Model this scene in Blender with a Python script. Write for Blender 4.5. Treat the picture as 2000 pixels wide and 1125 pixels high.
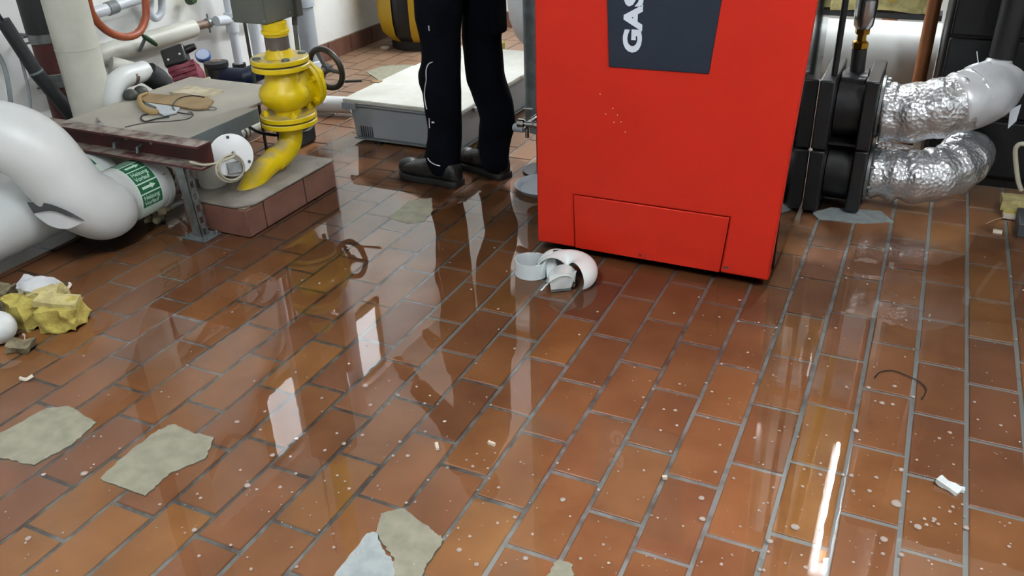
import bpy, math, random
from mathutils import Vector, Matrix, noise, Euler
random.seed(7); noise.seed_set(11)
for o in list(bpy.data.objects): bpy.data.objects.remove(o)
scene = bpy.context.scene
col = scene.collection
V = Vector
PI = math.pi

# ------------------------------------------------------------------ camera
FPX, HC = 1676.57, 1.33653           # focal length in pixels of a 2000 px wide frame, lens height in metres
R_ = V((0.90660689, 0.42098844, -0.02885634))
U_ = V((-0.17905655, 0.44572071, 0.87708141))
F_ = V((-0.38210300, 0.79000113, -0.47947420))
CAM = V((0, 0, HC))
cd = bpy.data.cameras.new('camera'); cam = bpy.data.objects.new('camera', cd); col.objects.link(cam)
cd.sensor_width = 36; cd.lens = FPX / 2000 * 36; cd.clip_start = .02
m = Matrix((R_, U_, -F_)).transposed().to_4x4(); m.translation = CAM
cam.matrix_world = m
scene.camera = cam

# ------------------------------------------------------------------ world, light, exposure
w = bpy.data.worlds.new('world'); scene.world = w; w.use_nodes = True
w.node_tree.nodes['Background'].inputs[0].default_value = (.05, .055, .06, 1)
w.node_tree.nodes['Background'].inputs[1].default_value = .3
vs = scene.view_settings
vs.view_transform = 'Standard'; vs.look = 'None'; vs.gamma = 1; vs.use_curve_mapping = False; vs.exposure = 1.15
# x, y, z, tube radiance; the third is added to brighten the upper left wall
LAMPS = [(0.0, 4.35, 2.38, 82), (-1.3, .5, 2.38, 82), (-1.85, 5.05, 2.38, 170), (1.0, 1.0, 2.38, 92)]
# each lamp is a bare twin-tube batten; its glowing tubes (built below) light the room, beside the added window panes

# ------------------------------------------------------------------ pixel -> place helpers
def ray(x, y): return F_ + R_ * ((x - 1000) / FPX) - U_ * ((y - 562.5) / FPX)
def G(x, y, z=0.):  d = ray(x, y); return CAM + d * ((z - HC) / d.z)
def PY(x, y, Y):    d = ray(x, y); return CAM + d * (Y / d.y)
def PX(x, y, X):    d = ray(x, y); return CAM + d * (X / d.x)
def px(p):
    v = V(p) - CAM; z = v.dot(F_); return (1000 + FPX * v.dot(R_) / z, 562.5 - FPX * v.dot(U_) / z, z)

# ------------------------------------------------------------------ materials
def lin(c):
    if isinstance(c, str):
        c = [int(c[i:i+2], 16) / 255 for i in (0, 2, 4)]
    else: return tuple(c) + (1,)
    return tuple(x / 12.92 if x <= .04045 else ((x + .055) / 1.055) ** 2.4 for x in c) + (1,)
MATS = {}
def mat(name, c, rough=.5, metal=0, c2=None, scale=8, contrast=(.4, .6), bump=0, bscale=60, coat=0, dust=None, dustamt=.75, spec=.5, noise_detail=5):
    m = bpy.data.materials.new(name); m.use_nodes = True; nt = m.node_tree; N = nt.nodes; L = nt.links
    b = N['Principled BSDF']; MATS[name] = m
    b.inputs['Roughness'].default_value = rough; b.inputs['Metallic'].default_value = metal
    b.inputs['Coat Weight'].default_value = coat; b.inputs['Coat Roughness'].default_value = .08
    b.inputs['Specular IOR Level'].default_value = spec
    b.inputs['Base Color'].default_value = lin(c)
    tc = N.new('ShaderNodeTexCoord'); geo = N.new('ShaderNodeNewGeometry')
    out = None
    if c2 is not None:
        n = N.new('ShaderNodeTexNoise'); n.inputs['Scale'].default_value = scale; n.inputs['Detail'].default_value = noise_detail
        L.new(geo.outputs['Position'], n.inputs['Vector'])
        r = N.new('ShaderNodeValToRGB'); r.color_ramp.elements[0].position = contrast[0]; r.color_ramp.elements[1].position = contrast[1]
        r.color_ramp.elements[0].color = lin(c); r.color_ramp.elements[1].color = lin(c2)
        L.new(n.outputs['Fac'], r.inputs['Fac']); out = r.outputs['Color']
    if dust is not None:                      # dust lying on whatever faces up
        sp = N.new('ShaderNodeSeparateXYZ'); L.new(geo.outputs['Normal'], sp.inputs[0])
        mr = N.new('ShaderNodeMapRange'); mr.inputs['From Min'].default_value = .55; mr.inputs['From Max'].default_value = .95
        mr.inputs['To Max'].default_value = dustamt; L.new(sp.outputs['Z'], mr.inputs['Value'])
        n2 = N.new('ShaderNodeTexNoise'); n2.inputs['Scale'].default_value = 25; L.new(geo.outputs['Position'], n2.inputs['Vector'])
        mr2 = N.new('ShaderNodeMapRange'); mr2.inputs['From Min'].default_value = .3; mr2.inputs['From Max'].default_value = .6
        L.new(n2.outputs['Fac'], mr2.inputs['Value'])
        mu = N.new('ShaderNodeMath'); mu.operation = 'MULTIPLY'; L.new(mr.outputs[0], mu.inputs[0]); L.new(mr2.outputs[0], mu.inputs[1])
        mx = N.new('ShaderNodeMix'); mx.data_type = 'RGBA'; L.new(mu.outputs[0], mx.inputs['Factor'])
        if out: L.new(out, mx.inputs['A'])
        else: mx.inputs['A'].default_value = lin(c)
        mx.inputs['B'].default_value = lin(dust); out = mx.outputs['Result']
    if out: L.new(out, b.inputs['Base Color'])
    if bump:
        n = N.new('ShaderNodeTexNoise'); n.inputs['Scale'].default_value = bscale; n.inputs['Detail'].default_value = 4
        L.new(geo.outputs['Position'], n.inputs['Vector'])
        bp = N.new('ShaderNodeBump'); bp.inputs['Strength'].default_value = bump; bp.inputs['Distance'].default_value = .004
        L.new(n.outputs['Fac'], bp.inputs['Height']); L.new(bp.outputs[0], b.inputs['Normal'])
    return m
mat('plaster', 'd8dad8', .85, c2='dee0de', scale=3, bump=.12, bscale=40)
mat('plaster_old', 'dcdedc', .85, c2='b9b4a2', scale=2.2, contrast=(.52, .78), bump=.12, bscale=30)
mat('ceiling', 'd2d3d0', .9)
mat('jacket', 'c6cac9', .38, c2='bcc1c0', scale=3, bump=.1, bscale=9)
mat('jacket_warm', 'b9bab0', .45, c2='a8a99e', scale=4)
mat('pvc', 'c2c9d0', .35, c2='b6bdc4', scale=5)
mat('pvc_white', 'd6dadb', .3)
mat('yellow', 'd8bd00', .38, c2='c8ae00', scale=9, dust='9c9484', dustamt=.8)
mat('yellow_bare', 'd2b504', .45)
mat('rust_pipe', '4a433e', .7, c2='5d544c', scale=25, contrast=(.35, .7))
mat('brown_metal', '5d4a40', .5, c2='75614f', scale=30)
mat('olive', '565852', .45, c2='4e504a', scale=4)
mat('olive_dark', '33352f', .5)
mat('beam_red', '4f1f1b', .55, c2='3a1817', scale=7, contrast=(.35, .65), dust='8b857c', dustamt=.9)
mat('dusty_steel', '8c8981', .75, c2='9d988c', scale=5, contrast=(.35, .7), bump=.15, bscale=150)
mat('steel_side', '5f6869', .5, c2='525a5c', scale=8)
mat('galv', '8d9190', .38, .75, c2='74797a', scale=30, contrast=(.35, .7))
mat('galv_dull', '6f7577', .5, .4, c2='5d6467', scale=20)
mat('chrome', 'b9bcbd', .18, 1)
mat('brass', 'a87d2c', .28, 1)
mat('copper', 'a97048', .5, .45, c2='95603c', scale=6)
mat('black', '0e0f11', .45)
mat('black_soft', '17191b', .6, c2='1e2022', scale=6, bump=.2, bscale=30)
mat('black_epp', '1d1f22', .36, c2='17191b', scale=12, bump=.1, bscale=250)
mat('black_panel', '0b0c0e', .5, c2='111214', scale=2, bump=.5, bscale=5, spec=.35)
mat('gloss_dark', '24282b', .07, .9)
mat('rubber_black', '0c0c0d', .5)
mat('hand_wheel', '1a1816', .38, c2='2a2622', scale=40)
mat('charcoal', '3a3c3f', .6)
mat('red_boiler', 'b52210', .45, c2='b0200f', scale=2, spec=.3)
mat('red_edge', '8d1205', .5)
mat('navy_sign', '14202f', .45)
mat('lettering', 'c9d3df', .5)
mat('scuff', '4a3a30', .8)
mat('chip_red', '7c130b', .6)
mat('box_grey', '98a0a5', .5, c2='9098a0', scale=3)
mat('box_lid', 'c6c9c4', .55, c2='b3b3a8', scale=5, contrast=(.45, .75), dust='b5b2a4', dustamt=.35)
mat('wool', 'b3a655', .95, c2='9c8d44', scale=30, bump=1, bscale=160)
mat('wool_pale', 'b9ae78', .95, c2='a09566', scale=30, bump=1, bscale=140)
mat('wool_dirty', '7c7259', .95, c2='5b533f', scale=30, bump=1, bscale=120)
mat('crimson', '6a2433', .5, c2='80394a', scale=25, contrast=(.4, .65))
mat('cream_wood', 'b8ae97', .8, c2='9d937b', scale=20)
mat('cardboard', '8a7453', .85, c2='7a6546', scale=8)
mat('foam_tan', '9c8255', .85)
mat('plastic_film', 'aab3b8', .25)
mat('blue_gauge', '3c5c9a', .35)
mat('gauge_face', 'a9b6cf', .3)
mat('navy_blue', '101c33', .4)
mat('hose_orange', '8e4425', .45, c2='823d22', scale=12)
mat('green_handle', '1f3d22', .45)
mat('label_white', 'bfd2c6', .5)
mat('label_green', '1d5a3a', .45)
mat('label_faded', '5d7f6b', .55)
mat('cable_grey', '6d7476', .5)
mat('cable_beige', 'a39e8c', .5)
mat('fabric_navy', '04060d', .95, c2='060912', scale=14, bump=.4, bscale=300, spec=.1)
mat('reflective', 'c4c8ce', .4)
mat('leather', '0f1011', .45, c2='34322f', scale=26, contrast=(.48, .8), bump=.5, bscale=150)
mat('stitch', '6b6a68', .6)
mat('sole', '09090a', .6)
mat('skin', 'b98a72', .55)
mat('hair', '2a2019', .7)
mat('plinth_top', '7d776f', .85, c2='6a645c', scale=9, bump=.3, bscale=90)
mat('plinth_tile', '5f3e33', .55, c2='6e4b3d', scale=14, contrast=(.35, .7), bump=.1, bscale=60)
mat('grout', '8b8074', .9, c2='6f655a', scale=20)
mat('patch', '8c8a78', .85, c2='7a7868', scale=26, contrast=(.35, .7), bump=.3, bscale=120)
mat('patch_grey', '8d9697', .85, c2='9aa2a2', scale=30, bump=.3, bscale=120)
mat('foil_back', 'cdd0d4', .32, .3, c2='bec2c6', scale=9, bump=.15, bscale=40)
mat('flake', 'c9bfae', .7)
mat('white_shell', 'd3d9d8', .22, c2='cdd4d4', scale=4)
mat('white_ring', 'c4cdd0', .4)
mat('machine_yellow', 'b58f10', .45)
mat('vessel', 'bdc1c8', .35)
mat('lamp_body', 'd8d8d8', .4)

def tile_material():
    m = bpy.data.materials.new('terracotta_tile'); m.use_nodes = True; nt = m.node_tree; N = nt.nodes; L = nt.links
    b = N['Principled BSDF']; geo = N.new('ShaderNodeNewGeometry'); oi = N.new('ShaderNodeObjectInfo')
    n = N.new('ShaderNodeTexNoise'); n.inputs['Scale'].default_value = 7; n.inputs['Detail'].default_value = 6; L.new(geo.outputs['Position'], n.inputs['Vector'])
    r = N.new('ShaderNodeValToRGB'); r.color_ramp.elements[0].position = .3; r.color_ramp.elements[1].position = .72
    r.color_ramp.elements[0].color = (.72, .66, .62, 1); r.color_ramp.elements[1].color = (1.05, 1.05, 1.05, 1)
    L.new(n.outputs['Fac'], r.inputs['Fac'])
    mx = N.new('ShaderNodeMix'); mx.data_type = 'RGBA'; mx.blend_type = 'MULTIPLY'; mx.inputs['Factor'].default_value = 1
    L.new(oi.outputs['Color'], mx.inputs['A']); L.new(r.outputs[0], mx.inputs['B'])
    # lime bloom left by old mortar, in drifting spots
    n2 = N.new('ShaderNodeTexNoise'); n2.inputs['Scale'].default_value = 2.3; n2.inputs['Detail'].default_value = 9; L.new(geo.outputs['Position'], n2.inputs['Vector'])
    r2 = N.new('ShaderNodeValToRGB'); r2.color_ramp.elements[0].position = .60; r2.color_ramp.elements[1].position = .76
    r2.color_ramp.elements[0].color = (0, 0, 0, 1); r2.color_ramp.elements[1].color = (.55, .55, .55, 1); L.new(n2.outputs['Fac'], r2.inputs['Fac'])
    mx2 = N.new('ShaderNodeMix'); mx2.data_type = 'RGBA'; L.new(r2.outputs[0], mx2.inputs['Factor']); L.new(mx.outputs['Result'], mx2.inputs['A'])
    mx2.inputs['B'].default_value = (.22, .16, .12, 1)
    # dusty dry strip along the back of the room
    sp = N.new('ShaderNodeSeparateXYZ'); L.new(geo.outputs['Position'], sp.inputs[0])
    n3 = N.new('ShaderNodeTexNoise'); n3.inputs['Scale'].default_value = 3.2; n3.inputs['Detail'].default_value = 6; L.new(geo.outputs['Position'], n3.inputs['Vector'])
    ad = N.new('ShaderNodeMath'); ad.operation = 'MULTIPLY_ADD'; ad.inputs[1].default_value = 2.2; L.new(n3.outputs['Fac'], ad.inputs[0]); L.new(sp.outputs['Y'], ad.inputs[2])
    mr = N.new('ShaderNodeMapRange'); mr.inputs['From Min'].default_value = 4.1; mr.inputs['From Max'].default_value = 5.0; mr.inputs['To Max'].default_value = .65; L.new(ad.outputs[0], mr.inputs['Value'])
    mx3 = N.new('ShaderNodeMix'); mx3.data_type = 'RGBA'; L.new(mr.outputs[0], mx3.inputs['Factor']); L.new(mx2.outputs['Result'], mx3.inputs['A'])
    mx3.inputs['B'].default_value = lin('7a6a5a'); L.new(mx3.outputs['Result'], b.inputs['Base Color'])
    b.inputs['Roughness'].default_value = .42
    bp = N.new('ShaderNodeBump'); bp.inputs['Strength'].default_value = .08; bp.inputs['Distance'].default_value = .003
    n4 = N.new('ShaderNodeTexNoise'); n4.inputs['Scale'].default_value = 35; L.new(geo.outputs['Position'], n4.inputs['Vector'])
    L.new(n4.outputs['Fac'], bp.inputs['Height']); L.new(bp.outputs[0], b.inputs['Normal'])
    MATS['tile'] = m
def mortar_material():
    m = bpy.data.materials.new('joint_mortar'); m.use_nodes = True; nt = m.node_tree; N = nt.nodes; L = nt.links
    b = N['Principled BSDF']; geo = N.new('ShaderNodeNewGeometry')
    n = N.new('ShaderNodeTexNoise'); n.inputs['Scale'].default_value = 1.1; n.inputs['Detail'].default_value = 3; L.new(geo.outputs['Position'], n.inputs['Vector'])
    n2 = N.new('ShaderNodeTexNoise'); n2.inputs['Scale'].default_value = 24; n2.inputs['Detail'].default_value = 6; L.new(geo.outputs['Position'], n2.inputs['Vector'])
    ad = N.new('ShaderNodeMath'); ad.operation = 'MULTIPLY_ADD'; ad.inputs[1].default_value = .7; L.new(n2.outputs['Fac'], ad.inputs[0]); L.new(n.outputs['Fac'], ad.inputs[2])
    sp = N.new('ShaderNodeSeparateXYZ'); L.new(geo.outputs['Position'], sp.inputs[0])
    a2 = N.new('ShaderNodeMath'); a2.operation = 'MULTIPLY_ADD'; a2.inputs[1].default_value = .15; L.new(sp.outputs['X'], a2.inputs[0]); L.new(ad.outputs[0], a2.inputs[2])
    for cen, rad in (((-2.35, 2.0, 0), .5), ((-2.35, 3.2, 0), .5), ((.43, 1.7, 0), .5), ((-1.05, 2.2, 0), .5), ((-.62, .75, 0), .5)):   # spots where lime has bloomed in the joints
        di = N.new('ShaderNodeVectorMath'); di.operation = 'DISTANCE'; L.new(geo.outputs['Position'], di.inputs[0]); di.inputs[1].default_value = cen
        mr = N.new('ShaderNodeMapRange'); mr.inputs['From Min'].default_value = rad * .3; mr.inputs['From Max'].default_value = rad; mr.inputs['To Min'].default_value = .22; mr.inputs['To Max'].default_value = 0
        L.new(di.outputs['Value'], mr.inputs['Value']); a3 = N.new('ShaderNodeMath'); L.new(a2.outputs[0], a3.inputs[0]); L.new(mr.outputs[0], a3.inputs[1]); a2 = a3
    r = N.new('ShaderNodeValToRGB'); e = r.color_ramp.elements
    e[0].position = .42; e[0].color = lin('352820'); e[1].position = .84; e[1].color = lin('8f9391')
    k = e.new(.6); k.color = lin('5d5a55')
    L.new(a2.outputs[0], r.inputs['Fac']); L.new(r.outputs[0], b.inputs['Base Color']); b.inputs['Roughness'].default_value = .6
    MATS['mortar'] = m
def film_material(name, ior, bump, scale, tint=None, mask=False):
    m = bpy.data.materials.new(name); m.use_nodes = True; nt = m.node_tree; N = nt.nodes; L = nt.links
    for x in list(N): N.remove(x)
    out = N.new('ShaderNodeOutputMaterial'); mix = N.new('ShaderNodeMixShader'); tr = N.new('ShaderNodeBsdfTransparent'); gl = N.new('ShaderNodeBsdfGlossy')
    gl.inputs['Roughness'].default_value = .015; fr = N.new('ShaderNodeFresnel'); fr.inputs['IOR'].default_value = ior
    geo = N.new('ShaderNodeNewGeometry')
    n = N.new('ShaderNodeTexNoise'); n.inputs['Scale'].default_value = scale; n.inputs['Detail'].default_value = 2; L.new(geo.outputs['Position'], n.inputs['Vector'])
    bp = N.new('ShaderNodeBump'); bp.inputs['Strength'].default_value = bump; bp.inputs['Distance'].default_value = .002
    L.new(n.outputs['Fac'], bp.inputs['Height']); L.new(bp.outputs[0], gl.inputs['Normal']); L.new(bp.outputs[0], fr.inputs['Normal'])
    fac = fr.outputs[0]
    if mask:
        sp = N.new('ShaderNodeSeparateXYZ'); L.new(geo.outputs['Position'], sp.inputs[0])
        n2 = N.new('ShaderNodeTexNoise'); n2.inputs['Scale'].default_value = 2.4; n2.inputs['Detail'].default_value = 8; L.new(geo.outputs['Position'], n2.inputs['Vector'])
        ad = N.new('ShaderNodeMath'); ad.operation = 'MULTIPLY_ADD'; ad.inputs[1].default_value = 2.6; L.new(n2.outputs['Fac'], ad.inputs[0]); L.new(sp.outputs['Y'], ad.inputs[2])
        mr = N.new('ShaderNodeMapRange'); mr.inputs['From Min'].default_value = 4.25; mr.inputs['From Max'].default_value = 4.55
        mr.inputs['To Min'].default_value = 1; mr.inputs['To Max'].default_value = .12; L.new(ad.outputs[0], mr.inputs['Value'])
        mu = N.new('ShaderNodeMath'); mu.operation = 'MULTIPLY'; L.new(fac, mu.inputs[0]); L.new(mr.outputs[0], mu.inputs[1]); fac = mu.outputs[0]
    L.new(fac, mix.inputs[0])
    if tint:
        d = N.new('ShaderNodeBsdfDiffuse'); d.inputs[0].default_value = lin(tint); m2 = N.new('ShaderNodeMixShader'); m2.inputs[0].default_value = .5
        L.new(tr.outputs[0], m2.inputs[1]); L.new(d.outputs[0], m2.inputs[2]); L.new(m2.outputs[0], mix.inputs[1])
    else: L.new(tr.outputs[0], mix.inputs[1])
    L.new(gl.outputs[0], mix.inputs[2]); L.new(mix.outputs[0], out.inputs[0]); MATS[name] = m
def foil_material():
    m = mat('foil', 'd3d6da', .3, .85)
    nt = m.node_tree; N = nt.nodes; L = nt.links; b = N['Principled BSDF']; geo = N.new('ShaderNodeNewGeometry')
    v = N.new('ShaderNodeTexVoronoi'); v.inputs['Scale'].default_value = 75; v.feature = 'F1'
    n = N.new('ShaderNodeTexNoise'); n.inputs['Scale'].default_value = 38; n.inputs['Detail'].default_value = 3
    L.new(geo.outputs['Position'], v.inputs['Vector']); L.new(geo.outputs['Position'], n.inputs['Vector'])
    ad = N.new('ShaderNodeMath'); L.new(v.outputs['Distance'], ad.inputs[0]); L.new(n.outputs['Fac'], ad.inputs[1])
    bp = N.new('ShaderNodeBump'); bp.inputs['Strength'].default_value = .55; bp.inputs['Distance'].default_value = .006
    L.new(ad.outputs[0], bp.inputs['Height']); L.new(bp.outputs[0], b.inputs['Normal'])
tile_material(); mortar_material(); foil_material()
film_material('water_film', 1.6, .04, 14, mask=True)
film_material('water_drop', 1.5, 0, 10, tint='e0cfc4')
def emit(name, c, s):
    m = bpy.data.materials.new(name); m.use_nodes = True; b = m.node_tree.nodes['Principled BSDF']
    b.inputs['Emission Color'].default_value = c; b.inputs['Emission Strength'].default_value = s; MATS[name] = m

# ------------------------------------------------------------------ mesh builder
def spline(pts, n=8, closed=False):
    P = [V(p) for p in pts]; out = []
    k = len(P)
    for i in range(k if closed else k - 1):
        if closed: a, b, c, d = P[i - 1], P[i], P[(i + 1) % k], P[(i + 2) % k]
        else: a, b, c, d = P[max(i - 1, 0)], P[i], P[i + 1], P[min(i + 2, k - 1)]
        for j in range(n):
            t = j / n
            out.append(.5 * (2 * b + (c - a) * t + (2 * a - 5 * b + 4 * c - d) * t * t + (3 * b - a - 3 * c + d) * t ** 3))
    if not closed: out.append(P[-1])
    return out
class MB:
    def __init__(s): s.v = []; s.f = []
    def add(s, vs, fs):
        o = len(s.v); s.v += [V(p) for p in vs]; s.f += [tuple(i + o for i in f) for f in fs]; return s
    def box(s, c, size, rot=None):
        c = V(c); hx, hy, hz = [d / 2 for d in size]
        vs = [V((x, y, z)) for x in (-hx, hx) for y in (-hy, hy) for z in (-hz, hz)]
        if rot is not None: vs = [rot @ v for v in vs]
        return s.add([c + v for v in vs], [(0, 1, 3, 2), (4, 6, 7, 5), (0, 4, 5, 1), (2, 3, 7, 6), (0, 2, 6, 4), (1, 5, 7, 3)])
    def bb(s, lo, hi):
        lo, hi = V(lo), V(hi); return s.box((lo + hi) / 2, hi - lo)
    def rings(s, rs, caps=True, closed=False):
        n = len(rs[0]); k = len(rs); vs = [p for r in rs for p in r]; fs = []
        for i in range(k if closed else k - 1):
            a, b = i * n, ((i + 1) % k) * n
            for j in range(n): fs.append((a + j, a + (j + 1) % n, b + (j + 1) % n, b + j))
        if caps and not closed: fs.append(tuple(range(n - 1, -1, -1))); fs.append(tuple((k - 1) * n + j for j in range(n)))
        return s.add(vs, fs)
    def tube(s, pts, r, seg=16, caps=True, closed=False, disp=None, flat=1.):
        P = [V(p) for p in pts]; k = len(P); rs = []
        T = []
        for i in range(k):
            a = P[i - 1] if (i > 0 or closed) else P[0]; b = P[(i + 1) % k] if (i < k - 1 or closed) else P[-1]
            T.append((b - a).normalized())
        n = T[0].orthogonal().normalized()
        for i in range(k):
            n = (n - T[i] * n.dot(T[i])).normalized(); bn = T[i].cross(n)
            rr = r[i] if isinstance(r, (list, tuple)) else r; ring = []
            for j in range(seg):
                a = 2 * PI * j / seg; d = n * math.cos(a) + bn * math.sin(a) * flat
                p = P[i] + d * rr
                if disp: p += d * disp(p)
                ring.append(p)
            rs.append(ring)
        return s.rings(rs, caps, closed)
    def lathe(s, base, axis, prof, seg=24, caps=True):
        base = V(base); ax = V(axis).normalized(); n = ax.orthogonal().normalized(); bn = ax.cross(n)
        rs = [[base + ax * h + (n * math.cos(2 * PI * j / seg) + bn * math.sin(2 * PI * j / seg)) * max(r, 1e-4) for j in range(seg)] for r, h in prof]
        return s.rings(rs, caps)
    def prism(s, poly, off):
        off = V(off); n = len(poly); P = [V(p) for p in poly]
        return s.add(P + [p + off for p in P], [tuple(range(n - 1, -1, -1)), tuple(range(n, 2 * n))] + [(i, (i + 1) % n, n + (i + 1) % n, n + i) for i in range(n)])
    def ball(s, c, r, seg=12, rg=8, rot=None):
        c = V(c); r = V((r, r, r)) if not hasattr(r, '__len__') else V(r); rs = []
        for i in range(rg + 1):
            t = PI * i / rg; ring = []
            for j in range(seg):
                a = 2 * PI * j / seg; q = V((max(math.sin(t), .01) * math.cos(a) * r.x, max(math.sin(t), .01) * math.sin(a) * r.y, -math.cos(t) * r.z))
                ring.append(c + (rot @ q if rot is not None else q))
            rs.append(ring)
        return s.rings(rs)
    def rock(s, c, size, seed=0, amp=.15, sub=4, rot=None, freq=18):
        c = V(c); N = sub; idx = {}; vs = []; fs = []
        def vid(i, j, k):
            key = (i, j, k)
            if key not in idx:
                q = V((i / N - .5, j / N - .5, k / N - .5))
                e = V(size); p = V((q.x * e.x, q.y * e.y, q.z * e.z))
                d = noise.noise_vector(p * freq + V((seed * 7.3, seed * 3.1, seed)))
                p += d * amp * min(e)
                idx[key] = len(vs); vs.append(c + (rot @ p if rot is not None else p))
            return idx[key]
        for a in range(N):
            for b in range(N):
                for z in (0, N):
                    q = [(a, b), (a + 1, b), (a + 1, b + 1), (a, b + 1)]
                    f = [(x, y, z) for x, y in q]; g = [(x, z, y) for x, y in q]; h = [(z, x, y) for x, y in q]
                    for L, fl in ((f, z == 0), (g, z != 0), (h, z == 0)):
                        L = L[::-1] if fl else L; fs.append(tuple(vid(*t) for t in L))
        return s.add(vs, fs)
    def mesh(s, name, off=V((0, 0, 0)), smooth=35):
        me = bpy.data.meshes.new(name); me.from_pydata([tuple(v - off) for v in s.v], [], s.f)
        if smooth: 
            me.shade_smooth(); me.set_sharp_from_angle(angle=math.radians(smooth))
        me.update(); return me
ROOT = {}
def fix_normals(me):
    import bmesh
    bm = bmesh.new(); bm.from_mesh(me); bmesh.ops.recalc_face_normals(bm, faces=bm.faces); bm.to_mesh(me); bm.free()
def link(o, material):
    if material: o.data.materials.append(MATS[material])
    col.objects.link(o); return o
def thing(name, label, cat, loc, group=None):
    o = bpy.data.objects.new(name, None); o.empty_display_size = .05; col.objects.link(o); o.location = V(loc); ROOT[o] = V(loc)
    tag(o, label, cat, group); return o
def tag(o, label, cat, group=None, kind=None):
    o['label'] = label; o['category'] = cat
    if group: o['group'] = group
    if kind: o['kind'] = kind
    return o
def part(name, mb, material, parent, bevel=0, smooth=35, label=None, kind=None, seg=2):
    off = ROOT[parent]; me = mb.mesh(name, off, smooth); fix_normals(me); o = bpy.data.objects.new(name, me); link(o, material)
    o.parent = parent; ROOT[o] = off
    if bevel: bev(o, bevel, seg)
    if label: o['label'] = label
    if kind: o['kind'] = kind
    return o
def bev(o, w_, seg=2):
    b = o.modifiers.new('bevel', 'BEVEL'); b.width = w_; b.segments = seg; b.limit_method = 'ANGLE'; b.angle_limit = math.radians(40)
def solo(name, mb, material, label, cat, group=None, bevel=0, smooth=35, kind=None):
    zs = min(v.z for v in mb.v); c = sum(mb.v, V((0, 0, 0))) / len(mb.v); off = V((c.x, c.y, zs))
    me = mb.mesh(name, off, smooth); fix_normals(me); o = bpy.data.objects.new(name, me); link(o, material); o.location = off; ROOT[o] = off
    tag(o, label, cat, group, kind)
    if bevel: bev(o, bevel)
    return o
def struct(name, mb, material, label=None, cat=None):
    me = mb.mesh(name, V((0, 0, 0)), 35); fix_normals(me); o = bpy.data.objects.new(name, me); link(o, material); ROOT[o] = V((0, 0, 0)); o['kind'] = 'structure'
    o['label'] = label or name; o['category'] = cat or name.split('_')[0]; return o
def text_mesh(body, size, offset=0., align='LEFT', space=1.):
    c = bpy.data.curves.new('text', 'FONT'); c.body = body; c.size = size; c.offset = offset; c.align_x = align; c.extrude = 0; c.resolution_u = 4; c.space_character = space
    o = bpy.data.objects.new('text', c); col.objects.link(o); bpy.context.view_layer.update()
    me = bpy.data.meshes.new_from_object(o.evaluated_get(bpy.context.evaluated_depsgraph_get()))
    vs = [v.co.copy() for v in me.vertices]; fs = [tuple(p.vertices) for p in me.polygons]
    bpy.data.objects.remove(o); bpy.data.meshes.remove(me); bpy.data.curves.remove(c); return vs, fs

# ================================================================== SETTING
XL, XR, YB, YF, ZC = -3.466, 2.4, 5.8, -2.2, 2.55
struct('wall_left', MB().bb((XL - .1, YF, -.05), (XL, YB + .1, ZC)), 'plaster_old', 'white plaster wall behind the pipes, stained near the floor', 'wall')
struct('wall_back', MB().bb((XL, YB, -.05), (XR, YB + .1, ZC)), 'plaster', 'white plaster wall beyond the machines', 'wall')
struct('wall_right', MB().bb((XR, YF, -.05), (XR + .1, YB + .1, ZC)), 'plaster', 'white plaster wall on the far side of the black cabinet', 'wall')
struct('wall_front', MB().bb((XL, YF - .1, -.05), (XR, YF, ZC)), 'plaster', 'white plaster wall facing the red boiler', 'wall')
struct('ceiling', MB().bb((XL - .1, YF - .1, ZC), (XR + .1, YB + .1, ZC + .1)), 'ceiling', 'white ceiling with fluorescent lamps', 'ceiling')
WY0, WY1, WZ0, WZ1 = 3.35, 4.75, 1.86, 2.46  # made-up window, added so its glow shows as bright patches in the puddle
wf_ = MB()
for a, b in (((XL, WY0, WZ0), (XL + .03, WY1, WZ0 + .05)), ((XL, WY0, WZ1 - .05), (XL + .03, WY1, WZ1)), ((XL, WY0, WZ0), (XL + .03, WY0 + .05, WZ1)), ((XL, WY1 - .05, WZ0), (XL + .03, WY1, WZ1)), ((XL, (WY0 + WY1) / 2 - .03, WZ0), (XL + .03, (WY0 + WY1) / 2 + .03, WZ1))): wf_.bb(a, b)
win = struct('added_window', wf_, 'cardboard', 'added glowing window high in the stained wall, made up for the floor reflections', 'window')
emit('added_pane_glow', (.9, .95, 1, 1), 1.9)
for a, b in ((WY0 + .05, (WY0 + WY1) / 2 - .03), ((WY0 + WY1) / 2 + .03, WY1 - .05)):
    part('pane', MB().bb((XL + .004, a, WZ0 + .05), (XL + .012, b, WZ1 - .05)), 'added_pane_glow', win, smooth=0)
floor = struct('floor', MB().bb((XL, YF, -.06), (XR, YB, -.0035)), 'mortar', 'wet terracotta tile floor with grey mortar joints', 'floor')

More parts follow.
